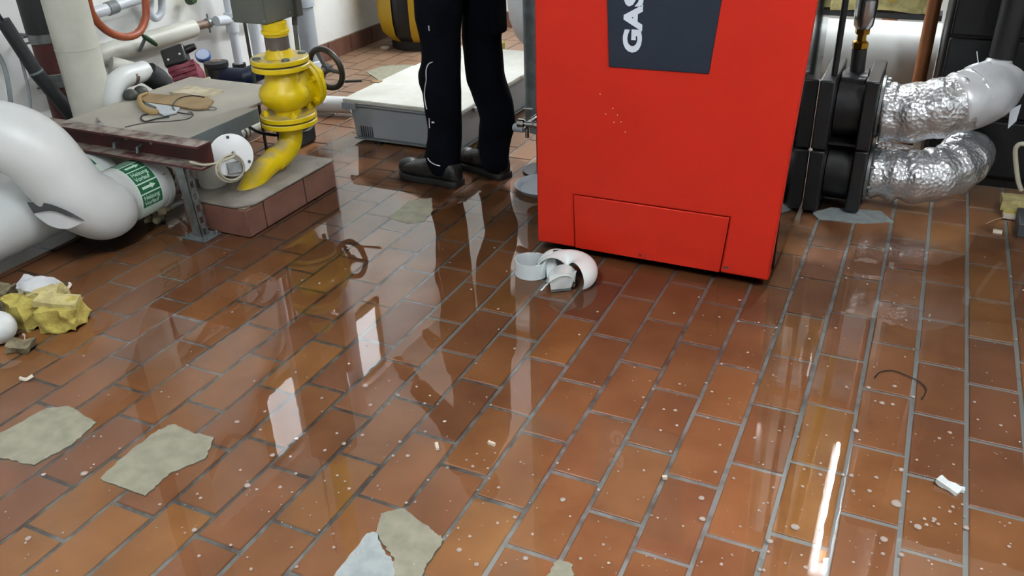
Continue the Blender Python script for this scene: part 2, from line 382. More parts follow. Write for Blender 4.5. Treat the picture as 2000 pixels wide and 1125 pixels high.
X0, TW, TL, JT = -.10837, .125, .25, .0108
PH = {-20: .171, -19: .106, -18: .235, -17: .085, -16: .222, -15: .148, -14: .043, -13: .194, -12: .062, -11: .194, -10: .003, -9: .188, -8: .042,
      -7: .184, -6: .101, -5: .037, -4: .181, -3: .094, -2: .024, -1: .124, 0: .181, 1: .051, 2: .24, 3: .178}
TC = [(.345, .155, .060), (.325, .143, .057), (.305, .133, .057), (.365, .170, .056), (.28, .122, .058)]
def tile_mb(c, lx, ly, j):
    hx, hy, t, b = lx / 2, ly / 2, .0018, .0022
    lo = [(-hx, -hy), (hx, -hy), (hx, hy), (-hx, hy)]; hi = [(x - math.copysign(b, x), y - math.copysign(b, y)) for x, y in lo]
    mb = MB(); c = V(c)
    mb.add([c + V((x, y, -.005)) for x, y in lo] + [c + V((x, y, -t)) for x, y in lo] + [c + V((x, y, j)) for x, y in hi],
           [(0, 1, 5, 4), (1, 2, 6, 5), (2, 3, 7, 6), (3, 0, 4, 7), (4, 5, 9, 8), (5, 6, 10, 9), (6, 7, 11, 10), (7, 4, 8, 11), (8, 9, 10, 11)])
    return mb
tiles = []
r0 = int((XL - X0) / TW) - 1
for r in range(r0, int((XR - X0) / TW) + 1):
    xa, xb = X0 + r * TW, X0 + (r + 1) * TW
    xa, xb = max(xa, XL + .004), min(xb, XR)
    if xb - xa < .03: continue
    p = PH.get(r, (.06 + .125 * (r % 2) + .03 * math.sin(r * 5.1)) % .25)
    y = p - TL * 12
    while y < YB:
        ya, yb = max(y, YF), min(y + TL, YB); y += TL
        if yb - ya < .03: continue
        c = V(((xa + xb) / 2, (ya + yb) / 2, 0)); q = px(c); area_px = 0
        if q[2] > .1 and -60 < q[0] < 2060 and -60 < q[1] < 1185: area_px = (FPX / q[2]) ** 2 * (HC / (c - CAM).length)
        if -1.1 < c.x < -.3 and 2.6 < c.y < 3.1: area_px *= .1      # under the boiler
        if -2.5 < c.x < -2.13 and 2.2 < c.y < 2.7: area_px *= .1    # under the plinth
        tiles.append((area_px, c, xb - xa - JT, yb - ya - JT))
tiles.sort(key=lambda t: -t[0])
full = tile_mb((0, 0, 0), TW - JT, TL - JT, 0).mesh('tile', V((0, 0, 0)), 0); full.materials.append(MATS['tile'])
rest = MB()
def tile_colour(c):
    k = random.random(); base = TC[0] if k < .34 else TC[1] if k < .6 else TC[2] if k < .78 else TC[3] if k < .92 else TC[4]
    f = random.uniform(.9, 1.08); return tuple(min(x * f, 1) for x in base) + (1,)
for i, (a, c, lx, ly) in enumerate(tiles):
    if i < 300 and a > 0:
        if abs(lx - TW + JT) < 1e-4 and abs(ly - TL + JT) < 1e-4: me = full
        else: me = tile_mb((0, 0, 0), lx, ly, 0).mesh('tile', V((0, 0, 0)), 0); me.materials.append(MATS['tile'])
        o = bpy.data.objects.new('tile', me); col.objects.link(o); o.parent = floor
        o.location = (c.x + random.uniform(-.0008, .0008), c.y + random.uniform(-.001, .001), random.uniform(-.0006, .0004))
        o.rotation_euler = (random.gauss(0, .0012), random.gauss(0, .0012), random.gauss(0, .002)); o.color = tile_colour(c)
    else: 
        t = tile_mb(c, lx, ly, 0); rest.add(t.v, t.f)
o = part('tile_field', rest, 'tile', floor, smooth=0, kind='stuff', label='remaining terracotta floor tiles further away'); o.color = TC[2] + (1,)

# baseboards: each tile its own piece
def baseboard(name, a, b, nrm, label):
    a, b = V(a), V(b); d = (b - a); L = d.length; d.normalize(); nrm = V(nrm)
    root = struct(name, MB().prism([a, b, b + nrm * .006, a + nrm * .006], V((0, 0, .112))), 'grout', label, 'baseboard')
    n = int(L / .25)
    for i in range(n):
        s0 = a + d * (i * .25 + .004); e0 = a + d * (i * .25 + .246)
        part('tile', MB().prism([s0 + nrm * .005, e0 + nrm * .005, e0 + nrm * .013, s0 + nrm * .013], V((0, 0, .108))), 'plinth_tile', root, smooth=0)
baseboard('baseboard_left', (XL, 3.3, 0), (XL, YB, 0), (1, 0, 0), 'terracotta baseboard tiles along the white wall behind the valve')
baseboard('baseboard_back', (XL, YB, 0), (-1.0, YB, 0), (0, -1, 0), 'terracotta baseboard tiles along the back wall')

# mortar patches where tiles are missing
def ragged(pts, z, amp=.005, n=9, seed=0):
    P = [G(x, y, z) for x, y in pts]; out = []
    for i in range(len(P)):
        a, b = P[i], P[(i + 1) % len(P)]
        for j in range(n):
            p = a.lerp(b, j / n); d = noise.noise_vector(p * 150 + V((seed, 0, 0))); out.append(V((p.x + d.x * amp, p.y + d.y * amp, z)))
    return out
def patch(pts, material, seed, label, z=.0042):
    P = ragged(pts, z, seed=seed); part('mortar_patch', MB().prism([p - V((0, 0, z + .003)) for p in P], V((0, 0, z + .003))), material, floor, smooth=0, label=label)
patch([(88, 798), (135, 793), (188, 825), (140, 868), (65, 908), (-10, 892), (-10, 852)], 'patch', 1, 'grey mortar patch in place of a missing tile')
patch([(235, 895), (310, 838), (338, 828), (380, 845), (418, 854), (400, 895), (330, 925), (283, 969), (195, 935)], 'patch', 2, 'grey mortar patch in place of a missing tile')
patch([(745, 1002), (785, 992), (838, 1030), (866, 1052), (832, 1108), (815, 1140), (770, 1140), (768, 1090), (735, 1040)], 'patch', 3, 'beige mortar patch in place of a missing tile')
patch([(718, 1040), (735, 1038), (748, 1075), (772, 1100), (775, 1140), (640, 1140)], 'patch_grey', 4, 'pale grey cement patch beside the beige one', z=.0038)
patch([(758, 424), (800, 392), (843, 386), (845, 412), (828, 432), (795, 436)], 'patch', 5, 'pale mortar patch near the boots')
patch([(1078, 1105), (1090, 1092), (1118, 1102), (1122, 1140), (1062, 1140)], 'patch', 6, 'small grey mortar spot')
patch([(715, 140), (750, 128), (800, 126), (818, 140), (790, 155), (745, 160)], 'patch', 7, 'dried pale mortar smear beyond the grey box')
patch([(1585, 415), (1625, 405), (1720, 412), (1745, 432), (1690, 436), (1600, 428)], 'patch_grey', 8, 'grey cement smear under the black pump block', z=.003)

# water
def sheet():
    mb = MB(); mb.add([(XL + .02, YF + .1, .0026), (XR - .02, YF + .1, .0026), (XR - .02, 4.3, .0026), (XL + .02, 4.3, .0026)], [(0, 1, 2, 3)]); return mb
me = sheet().mesh('puddle', V((0, 0, 0)), 0); o = bpy.data.objects.new('puddle', me); link(o, 'water_film')
tag(o, 'thin clear puddle of water over the terracotta tiles', 'puddle', kind='stuff')

# ================================================================== BOILER
boiler = thing('gas_boiler', 'tall red gas boiler with a navy sign reading GAS', 'boiler', (-.70, 2.82, 0))
yb = 2.501
TOP = 1.62
def fx(x, z): return V((x, yb, z))
tl_, tr_ = fx(-1.1, TOP), fx(-.308 + .039 * (TOP - .03), TOP)
bl, br = fx(-1.104, .028), fx(-.308, .028)
d1, d2, d3, d4 = fx(-.972, .225), fx(-.446, .225), fx(-.964, .028), fx(-.461, .028)
cover = [bl, d3, d1, d2, d4, br, tr_, tl_]
part('front_cover', MB().prism(cover, (0, .035, 0)), 'red_boiler', boiler, bevel=.006)
g = .0022
dr = part('lower_panel', MB().prism([fx(d1.x + g, .225 - g), fx(d3.x + g, .028), fx(d4.x - g, .028), fx(d2.x - g, .225 - g)], (0, .03, 0)), 'red_boiler', boiler, bevel=.002)
# scratch marks on the panel
part('scratch', MB().prism([fx(-.735, .047) + V((0, -.0006, 0)), fx(-.722, .047) + V((0, -.0006, 0)), fx(-.724, .036) + V((0, -.0006, 0)), fx(-.733, .036) + V((0, -.0006, 0))], (0, .0006, 0)), 'chip_red', dr, smooth=0)
part('scratch', MB().tube([fx(-.715, .043), fx(-.708, .046), fx(-.700, .040), fx(-.692, .044)], .0012, 6), 'chip_red', dr)
part('scratch', MB().prism([fx(-.452, .052) + V((0, -.0006, 0)), fx(-.436, .056) + V((0, -.0006, 0)), fx(-.434, .048) + V((0, -.0006, 0)), fx(-.450, .044) + V((0, -.0006, 0))], (0, .0006, 0)), 'scuff', boiler, smooth=0)
for x_, y_ in ((1197, 212), (1206, 225), (1199, 239), (1213, 238), (1183, 223), (1172, 184), (1221, 258)):
    q = PY(x_, y_, yb - .0006); part('paint_chip', MB().prism([q + V((-.002, 0, 0)), q + V((0, 0, .003)), q + V((.002, 0, 0)), q + V((0, 0, -.002))], (0, .0006, 0)), 'flake', boiler, smooth=0)
part('body', MB().bb((-1.092, 2.54, .05), (-.3, 3.14, TOP - .01)), 'gloss_dark', boiler, bevel=.004, label='glossy dark side casing')
part('base_frame', MB().bb((-1.07, 2.56, .018), (-.33, 3.1, .05)), 'black', boiler)
for fx_, fy_ in ((-1.03, 2.6), (-.38, 2.6), (-1.03, 3.06), (-.38, 3.06)):
    part('foot', MB().lathe((fx_, fy_, .0), (0, 0, 1), [(.022, 0), (.022, .01), (.012, .014), (.012, .03)], 14), 'black', boiler)
part('lid', MB().bb((-1.106, 2.5, TOP), (-.246, 3.15, TOP + .03)), 'red_edge', boiler, bevel=.006)
ysg = yb - .004
sg = [V((-.855, ysg, .663)), V((-.548, ysg, .667)), V((-.5, ysg, 1.2)), V((-.885, ysg, 1.2))]
sign = part('sign', MB().prism(sg, (0, .006, 0)), 'navy_sign', boiler, bevel=.0015, label='navy blue tapered sign plate with white GAS lettering')
tv, tf = text_mesh('GAS', .084, offset=.0042, space=1.02)
# reads upward: text +x -> +z, text +y -> -x
mb = MB(); mb.add([V((-.758 - p.y * .88, ysg - .0012, .712 + p.x * 1.12)) for p in tv], tf); part('lettering', mb, 'lettering', sign, smooth=0, label='white bold letters GAS reading upward')

# ================================================================== PUMP BLOCK AND FOIL DUCTS (right of the boiler)
pump = thing('insulated_pump_block', 'black insulated twin pump block between red boiler and foil ducts', 'pump', (-.19, 3.34, 0))
def slab(x0, x1, z0, z1, y0=3.18, y1=3.5):
    part('insulation_slab', MB().bb((x0, y0, z0), (x1, y1, z1)), 'black_epp', pump, bevel=.006)
for z0, z1, yy in ((.012, .248, 3.19), (.254, .505, 3.18)):
    slab(-.3, -.246, z0, z1, 3.142); slab(-.152, -.104, z0, z1, yy)
    zc = (z0 + z1) / 2
    part('barrel', MB().lathe((-.246, 3.33, zc), (1, 0, 0), [(.1, 0), (.118, .004), (.118, .09), (.1, .094)], 36), 'black_epp', pump)
part('bracket', MB().bb((-.246, 3.22, .252), (-.152, 3.46, .262)), 'black', pump)
part('saddle', MB().bb((-.244, 3.26, .41), (-.154, 3.42, .492)), 'black_epp', pump, bevel=.006)
part('flange_ring', MB().lathe((-.104, 3.33, .378), (1, 0, 0), [(.105, 0), (.112, .003), (.112, .012), (.105, .016)], 36), 'galv', pump)
part('flange_ring', MB().lathe((-.104, 3.33, .13), (1, 0, 0), [(.1, 0), (.108, .003), (.108, .012), (.1, .016)], 36), 'galv', pump)
for k in range(8):
    a = 2 * PI * k / 8 + .3
    for zc in (.378, .13):
        part('bolt', MB().lathe((-.09, 3.33 + .1 * math.cos(a), zc + .1 * math.sin(a)), (1, 0, 0), [(.008, 0), (.008, .012), (.004, .016)], 8), 'galv', pump)

def crinkle(p):
    return .006 * noise.noise(p * 28) + .0035 * abs(noise.noise(p * 70)) + .004 * noise.noise(V((p.x * 60, p.y * 9, p.z * 9)))
up = thing('foil_duct', 'crumpled foil wrapped pipe, upper of two, ending in a domed elbow', 'duct', (.1, 3.33, .25), 'foil wrapped pipes')
path = spline([(-.086, 3.32, .362), (.0, 3.32, .366), (.09, 3.33, .39), (.165, 3.365, .412), (.20, 3.39, .425)], 14)
rr = [.103 + .004 * math.sin(i * .5) for i in range(len(path))]
part('foil_wrap', MB().tube(path, rr, 48, disp=crinkle), 'foil', up, smooth=60)
part('elbow_cap', MB().tube(spline([(.14, 3.35, .405), (.185, 3.375, .418), (.225, 3.415, .43), (.25, 3.47, .44), (.258, 3.52, .475), (.262, 3.535, .53)], 8), [.100, .103, .105] + [.106] * 30 + [.105, .096, .085, .072, .055, .045, .043, .04], 36, disp=lambda p: .003 * noise.noise(p * 16)), 'foil_back', up, smooth=60, label='smooth silver taped elbow')
part('tape_flap', MB().prism([V((.322, 3.40, .39)), V((.352, 3.40, .41)), V((.350, 3.40, .35)), V((.33, 3.40, .32))], (0, .004, 0)), 'pvc', up, smooth=0)
part('foil_flap', MB().prism([PY(1714, 286, 3.235), PY(1716, 276, 3.235), PY(1783, 287, 3.235), PY(1782, 293, 3.235)], (0, .01, 0)), 'foil', up, smooth=0)
lo = thing('foil_duct', 'crumpled foil wrapped pipe, lower of two, lying just above the floor', 'duct', (.1, 3.33, .02), 'foil wrapped pipes')
path = spline([(-.086, 3.33, .128), (.0, 3.33, .128), (.09, 3.34, .13), (.17, 3.4, .142), (.215, 3.48, .155), (.23, 3.57, .16)], 14)
part('foil_wrap', MB().tube(path, [.096 + .004 * math.sin(i * .6) for i in range(len(path))], 48, disp=crinkle), 'foil', lo, smooth=60)
riser = thing('insulated_pipe', 'black insulated riser pipe above the domed foil elbow', 'pipe', (.27, 3.55, .5))
part('pipe_cover', MB().tube([(.268, 3.53, .54), (.268, 3.53, 2.5)], .043, 20), 'rubber_black', riser)
part('cable_tie', MB().tube(spline([PY(1908, 100, 3.47), PY(1910, 118, 3.46), PY(1914, 130, 3.45)], 5), .0018, 6), 'pvc', riser)
part('cable_tie', MB().tube(spline([PY(1926, 124, 3.42), PY(1934, 121, 3.42), PY(1940, 130, 3.42)], 5), .0018, 6), 'pvc', riser)
part('joint_tape', MB().lathe((.268, 3.53, .745), (0, 0, 1), [(.0435, 0), (.0445, .002), (.0445, .006), (.0435, .008)], 20), 'charcoal', riser)

# hose with couplings standing on the pump
hose = thing('connection_hose', 'black hose with chrome and brass couplings plugged into the pump block', 'hose', (-.2, 3.34, .49))
def hp(x, y): return PY(x, y, 3.34)
h0, h1, h2, h3, h4, h5, h6 = hp(1674, 143), hp(1679, 95), hp(1681, 78), hp(1684, 62), hp(1689, 40), hp(1694, 14), hp(1697, 0)
ax = V((0, 0, 1))
part('hose_stub', MB().tube([h0 - V((0, 0, .02)), h1], .0255, 18), 'rubber_black', hose)
bx, by = h1.x, h1.y
z1, z2, z3, z4, z5 = h1.z, h2.z, h3.z, h4.z, h5.z
part('brass_nut', MB().lathe((bx, by, z1), ax, [(.024, 0), (.0285, .004), (.0285, .024), (.018, .03), (.0165, .048), (.026, .054), (.026, .07), (.02, .074)], 6, True), 'brass', hose, smooth=25)
zc = z1 + .072
part('coupling', MB().lathe((bx, by, zc), ax, [(.026, 0), (.033, .01), (.037, .05), (.037, .098), (.033, .1), (.0385, .104), (.0385, .118), (.034, .122)], 24), 'chrome', hose)
part('sleeve', MB().lathe((bx, by, zc + .12), ax, [(.028, 0), (.028, .06), (.02, .064)], 20), 'chrome', hose)
part('hose_line', MB().tube([(bx, by, zc + .18), (bx, by, 2.5)], .02, 14), 'rubber_black', hose)
strap = solo('cable', MB().tube([(-.262, 3.22, .505), (-.262, 3.22, 2.5)], .011, 10), 'rubber_black', 'black vertical cable rising beside the pump hose', 'cable')

# white horizontal insulated pipe, wool strip, copper pipe behind
whp = thing('insulated_pipe', 'thick white insulated pipe lying across behind the hose couplings', 'pipe', (-.25, 4.2, .22))
part('pipe_cover', MB().tube([(-.9, 4.24, .36), (-.22, 4.24, .36)], .137, 36), 'jacket', whp)
part('sleeve', MB().tube([(-.23, 4.24, .36), (.066, 4.24, .36)], .142, 36), 'jacket', whp)
part('pipe_stand', MB().bb((-.62, 4.2, 0), (-.58, 4.28, .24)), 'galv_dull', whp)
part('pipe_stand', MB().bb((-.02, 4.2, 0), (.02, 4.28, .24)), 'galv_dull', whp)
shelf = solo('steel_channel', MB().bb((-.9, 4.36, .488), (.06, 4.48, .512)), 'black', 'black steel ledge carrying the rock wool strip', 'ledge')
wl = MB().rock((-.42, 4.41, .558), (.92, .11, .075), 3, .2, 10, None, 20)
solo('rock_wool_strip', wl, 'wool_pale', 'yellowish rock wool strip lying on the black ledge', 'insulation')
mb = solo('yellow_tag', MB().box(PY(1744, -2, 4.1) + V((0, 0, .02)), (.022, .006, .06)), 'yellow_bare', 'small yellow plastic tag hanging above the rock wool', 'tag', bevel=.004)
tagcord = part('cord', MB().tube([PY(1744, -2, 4.1) + V((0, 0, .045)), PY(1744, -2, 4.1) + V((0, 0, .9))], .002, 6), 'black', mb)
cp = thing('copper_pipe', 'bare copper pipe standing upright beside the black cabinet', 'pipe', (.012, 3.88, 0))
part('pipe', MB().tube([(.016, 3.88, .0), (.016, 3.88, 2.5)], .0265, 20), 'copper', cp)
part('clamp', MB().lathe((.016, 3.88, 1.3), ax, [(.029, 0), (.031, .002), (.031, .022), (.029, .024)], 20), 'galv', cp)

# black cabinet at the right
cab = thing('black_cabinet', 'large matte black insulated cabinet behind the foil ducts', 'cabinet', (.9, 4.0, 0))
part('body', MB().bb((.075, 3.66, .03), (1.5, 4.5, 1.9)), 'black_panel', cab, bevel=.02)
for z0, z1 in ((.05, .27), (.28, .57), (.58, 1.2), (1.21, 1.88)):
    part('panel', MB().bb((.09, 3.645, z0), (.78, 3.665, z1)), 'black_panel', cab, bevel=.008)
    part('panel', MB().bb((.79, 3.645, z0), (1.48, 3.665, z1)), 'black_panel', cab, bevel=.008)
part('plinth', MB().bb((.1, 3.68, 0), (1.48, 4.48, .03)), 'black', cab)
# beige bracket frame at the right edge with wool slab and torn paper
fr = thing('beige_wire_frame', 'beige bent steel bracket standing at the edge of the black cabinet', 'bracket', G(1990, 385))
pf = [PY(1995, 372, 3.28), PY(1988, 350, 3.28), PY(1983, 300, 3.28), PY(1987, 285, 3.28), PY(2000, 281, 3.28), PY(2040, 286, 3.28), PY(2060, 300, 3.28), PY(2050, 375, 3.28)]
part('bar', MB().tube(spline(pf, 6), .008, 12), 'cable_beige', fr)
part('base_plate', MB().bb((.42, 3.2, 0), (.7, 3.36, .05)), 'charcoal', fr, bevel=.004)
def block(name, mat_, px_c, z, size, seed, label, cat, rotz=0, amp=.12, group=None, sub=5, tilt=(0, 0)):
    c = G(px_c[0], px_c[1], z); return solo(name, MB().rock(c, size, seed, amp, sub * 2, Euler((tilt[0], tilt[1], rotz)).to_matrix(), 26), mat_, label, cat, group, smooth=50)
wk = thing('wool_slab', 'yellow wool insulation slab with torn white facing at the bracket foot', 'insulation', G(1990, 430))
part('slab', MB().rock(G(2003, 398, .045), (.16, .09, .035), 11, .12, 5), 'wool_pale', wk, smooth=50)
part('facing', MB().rock(G(2003, 424, .012), (.15, .05, .012), 12, .3, 5), 'flake', wk, smooth=50)
part('core', MB().rock(G(2004, 414, .022), (.15, .05, .014), 14, .2, 5), 'wool', wk, smooth=50)
solo('torn_flake', MB().rock(G(1948, 452, .006), (.028, .016, .01), 15, .3, 4), 'flake', 'cream torn scrap of facing lying before the wool slab', 'scrap')
solo('torn_strip', MB().tube(spline([G(1926, 437, .004), G(1940, 431, .006), G(1962, 424, .006)], 5), [.003] + [.004] * 9 + [.005], 6, flat=.4), 'flake', 'thin curled strip of torn facing beside the wool slab', 'scrap')

# ================================================================== LEFT: PLINTH
pl = thing('tiled_plinth', 'low brown tiled plinth with dusty top carrying the yellow gas pipe', 'plinth', (-2.27, 2.46, 0))
PX0, PX1, PY0, PY1, PZ = -2.43, -2.125, 2.185, 2.735, .112
part('core', MB().bb((PX0 + .012, PY0 + .012, 0), (PX1 - .012, PY1 - .012, PZ)), 'grout', pl)
part('top', MB().prism([V((PX0 - .002, PY0, PZ)), V((PX1 - .05, PY0 - .002, PZ)), V((PX1 + .002, PY0 + .05, PZ)), V((PX1 + .002, PY1, PZ)), V((PX0 - .002, PY1, PZ))], (0, 0, .011)), 'plinth_top', pl, bevel=.004)
ys = [PY0, PY0 + .10, PY0 + .345, PY1]
for a, b in zip(ys[:-1], ys[1:]):
    part('tile', MB().bb((PX1 - .013, a + .004, .004), (PX1, b - .004, PZ - .003)), 'plinth_tile', pl, bevel=.002)
    part('tile', MB().bb((PX0, a + .004, .004), (PX0 + .013, b - .004, PZ - .003)), 'plinth_tile', pl, bevel=.002)
xs = [PX0, PX0 + .06, PX1]
for a, b in zip(xs[:-1], xs[1:]):
    part('tile', MB().bb((a + .004, PY0, .004), (b - .004, PY0 + .013, PZ - .003)), 'plinth_tile', pl, bevel=.002)
    part('tile', MB().bb((a + .004, PY1 - .013, .004), (b - .004, PY1, PZ - .003)), 'plinth_tile', pl, bevel=.002)

# steel platform: plate + channel beam + slotted post
pf = thing('steel_platform', 'dusty grey steel platform on a red-brown channel beam and slotted post', 'platform', (-2.5, 2.45, 0))
part('plate', MB().prism([V((-2.93, 2.13, .362)), V((-2.318, 2.13, .362)), V((-2.318, 2.55, .362)), V((-2.36, 2.55, .362)), V((-2.36, 2.84, .362)), V((-2.93, 2.84, .362))], (0, 0, .008)), 'dusty_steel', pf, bevel=.001)
part('edge_channel', MB().bb((-2.322, 2.175, .315), (-2.314, 2.55, .368)), 'steel_side', pf)
part('edge_channel', MB().bb((-2.93, 2.83, .315), (-2.36, 2.838, .362)), 'steel_side', pf)
bm_ = MB(); bm_.bb((-3.02, 2.165, .282), (-2.212, 2.173, .371)); bm_.bb((-3.02, 2.105, .363), (-2.212, 2.165, .371)); bm_.bb((-3.02, 2.105, .282), (-2.212, 2.165, .290))
beam = part('channel_beam', bm_, 'beam_red', pf, bevel=.001, label='red-brown primed steel channel beam')
for x, z in ((-2.72, .348), (-2.6, .345), (-2.475, .342)):
    part('bolt', MB().tube([(x, 2.165, z), (x, 2.145, z - .002)], .0055, 8), 'galv', beam)
for x, z in ((-2.66, .326), (-2.545, .322)):
    part('bolt', MB().tube([(x, 2.165, z), (x, 2.14, z - .006), (x + .004, 2.132, z - .024)], .0055, 8), 'galv_dull', beam)
# slotted strut post
pb = V((-2.312, 2.135, 0)); lean = V((-.02, 0, 0))
ps = MB(); zt = .282; wx, wy, th = .041, .035, .003
def sp(x, y, z): return pb + V((x, y, z)) + lean * (z / zt)
def plate3(p0, p1, z0, z1, t):
    a, b = V(p0), V(p1); n = V((-(b - a).y, (b - a).x, 0)).normalized() * t
    lo_ = [sp(*(a.xy), z0), sp(*(b.xy), z0), sp(*((b + n).xy), z0), sp(*((a + n).xy), z0)]; hi_ = [sp(*(a.xy), z1), sp(*(b.xy), z1), sp(*((b + n).xy), z1), sp(*((a + n).xy), z1)]
    ps.rings([lo_, hi_])
plate3((-wx / 2, -wy / 2, 0), (wx / 2, -wy / 2, 0), 0, zt, th)          # front web
plate3((-wx / 2, -wy / 2, 0), (-wx / 2, wy / 2, 0), 0, zt, th)
# right side with slots: two edge strips and bridges
plate3((wx / 2, -wy / 2, 0), (wx / 2, -wy / 2 + .009, 0), 0, zt, th); plate3((wx / 2, wy / 2 - .009, 0), (wx / 2, wy / 2, 0), 0, zt, th)
for k in range(7):
    z0 = .0 + k * .046; plate3((wx / 2, -wy / 2, 0), (wx / 2, wy / 2, 0), max(z0 - .010, 0), min(z0 + .010, zt), th)
post = part('slotted_post', ps, 'galv', pf, smooth=0, label='galvanised slotted steel post')
part('foot_plate', MB().bb((pb.x - .055, pb.y - .045, 0.0), (pb.x + .055, pb.y + .045, .006)), 'galv_dull', pf, bevel=.001)
for dx, dy in ((-.045, -.03), (.045, -.03), (.045, .03)):
    part('anchor_nut', MB().lathe((pb.x + dx, pb.y + dy, .006), ax, [(.009, 0), (.009, .007), (.004, .008), (.004, .016)], 6), 'galv', pf, smooth=20)
part('slotted_post', MB().bb((-2.9, 2.79, 0), (-2.86, 2.83, .32)), 'galv_dull', pf)
part('slotted_post', MB().bb((-3.0, 2.12, 0), (-2.96, 2.16, .283)), 'galv_dull', pf)
part('hanger_plate', MB().prism([PX(421, 256, -2.316), PX(467, 238, -2.316), PX(482, 300, -2.316), PX(487, 330, -2.316), PX(430, 322, -2.316)], (-.006, 0, 0)), 'galv_dull', pf, smooth=0, label='grey sheet steel hanger plate')

# white round cover with cable coil
dc = PX(452, 303, -2.225); dn = V((.72, -.62, .22)).normalized()
disc = thing('round_junction_cover', 'white round junction cover with a coiled beige cable', 'cover', dc)
part('cover_plate', MB().lathe(dc - dn * .005, dn, [(.073, 0), (.078, .002), (.078, .006), (.073, .008)], 40), 'pvc_white', disc)
e1 = dn.orthogonal(); e1 = (V((0, 0, 1)) - dn * dn.z).normalized(); e2 = e1.cross(dn)
for a in (80, 200, 320):
    a = math.radians(a + 10); part('screw', MB().lathe(dc + (e1 * math.sin(a) + e2 * math.cos(a)) * .066 + dn * .003, dn, [(.006, 0), (.006, .002), (.003, .003)], 10), 'charcoal', disc)
part('clip_box', MB().box(dc - e1 * .045 + dn * .008, (.05, .03, .04), Matrix((e2, dn, e1)).transposed()), 'galv', disc, bevel=.002)
def ring_path(cx, cy, rx, ry, X, n=20, jit=0):
    return [PX(cx + rx * math.cos(2 * PI * k / n), cy + ry * math.sin(2 * PI * k / n), X) for k in range(n)]
coil = part('cable_coil', MB().tube(spline(ring_path(449, 331, 27, 24, -2.192), 3, True), .0042, 8, closed=True).tube(spline(ring_path(452, 327, 24, 25, -2.188), 3, True), .0042, 8, closed=True), 'cable_beige', disc, label='coiled beige cable')
part('cable_lead', MB().tube(spline([dc + dn * .01, PX(456, 296, -2.19), PX(456, 305, -2.185), PX(430, 316, -2.19), PX(400, 322, -2.22), PX(370, 316, -2.26)], 6), .0045, 8), 'cable_beige', disc)

# ================================================================== YELLOW GAS VALVE
gx, gy = -2.255, 2.655
gv = thing('gas_valve', 'yellow flanged gas valve with black handwheel on an elbow pipe', 'valve', (gx, gy, .12))
pe = spline([(-2.262, 2.28, .05), (-2.262, 2.36, .10), (-2.26, 2.45, .152), (-2.258, 2.54, .172)], 8)
part('pipe_run', MB().tube(pe, .044, 24), 'yellow', gv)
pe = spline([(-2.258, 2.53, .171), (-2.257, 2.585, .178), (-2.256, 2.635, .205), (gx, gy, .255), (gx, gy, .30)], 8)
part('elbow', MB().tube(pe, .046, 24), 'yellow', gv)
for p_, n_ in (((-2.258, 2.535, .1715), (0, 1, .12)), ((gx, gy, .262), (0, 0, 1))):
    part('weld_ring', MB().lathe(V(p_) - V(n_).normalized() * .004, n_, [(.045, 0), (.049, .003), (.049, .005), (.045, .008)], 24), 'yellow_bare', gv)
part('riser', MB().tube([(gx, gy, .265), (gx, gy, .352)], .045, 24), 'yellow', gv)
zf = PY(557, 236, gy).z
def flange(z, r=.112, t=.02): return MB().lathe((gx, gy, z), ax, [(r - .003, 0), (r, .003), (r, t - .003), (r - .003, t)], 40)
zl = zf - .008
part('flange', flange(zl), 'yellow', gv); part('gasket', flange(zl + .02, .1, .006), 'black', gv); part('flange', flange(zl + .026), 'yellow', gv)
for k in range(4):
    a = PI / 4 + k * PI / 2 + .15; c = (gx + .089 * math.cos(a), gy + .089 * math.sin(a), zl + .046)
    part('bolt', MB().lathe(c, ax, [(.014, 0), (.014, .012), (.009, .014), (.009, .022)], 6), 'yellow_bare', gv, smooth=20)
zb = zl + .046
zu = PY(545, 120, gy).z           # upper flange centre
body = MB().lathe((gx, gy, zb), ax, [(.054, 0), (.054, .016), (.078, .03), (.097, .056), (.102, .078), (.095, .104), (.074, .124), (.06, zu - zb - .024)], 36)
part('valve_body', body, 'yellow', gv)
part('flange', flange(zu - .026), 'yellow', gv); part('gasket', flange(zu - .006, .1, .006), 'black', gv); part('flange', flange(zu), 'yellow', gv)
for k in range(4):
    a = PI / 4 + k * PI / 2 + .15; c = (gx + .089 * math.cos(a), gy + .089 * math.sin(a), zu + .02)
    part('bolt', MB().lathe(c, ax, [(.016, 0), (.016, .006), (.012, .008)], 10), 'steel_side', gv)
part('neck', MB().lathe((gx, gy, zu + .02), ax, [(.058, 0), (.052, .012), (.047, .03)], 28), 'yellow', gv)
part('bare_pipe', MB().tube([(gx, gy, zu + .045), (gx, gy, zu + .10)], .046, 28), 'rust_pipe', gv, label='unpainted dark pipe section')
# torn paint edge
mb = MB(); ringA = []; ringB = []
for k in range(40):
    a = 2 * PI * k / 40; d = V((math.cos(a), math.sin(a), 0)); j = noise.noise(d * 4 + V((3, 0, 0))) * .012
    ringA.append(V((gx, gy, zu + .025)) + d * .0472); ringB.append(V((gx, gy, zu + .05 + j)) + d * .0472)
part('paint_edge', mb.rings([ringA, ringB], False), 'yellow_bare', gv)
mb = MB(); ringA = []; ringB = []
for k in range(40):
    a = 2 * PI * k / 40; d = V((math.cos(a), math.sin(a), 0)); j = noise.noise(d * 5 + V((9, 0, 0))) * .006
    ringA.append(V((gx, gy, zu + .104 + j)) + d * .0475); ringB.append(V((gx, gy, zu + .15)) + d * .0475)
part('paint_edge', mb.rings([ringA, ringB], False), 'yellow_bare', gv)
part('upper_pipe', MB().tube([(gx, gy, zu + .1), (gx, gy, zu + .149)], .046, 24), 'yellow_bare', gv)
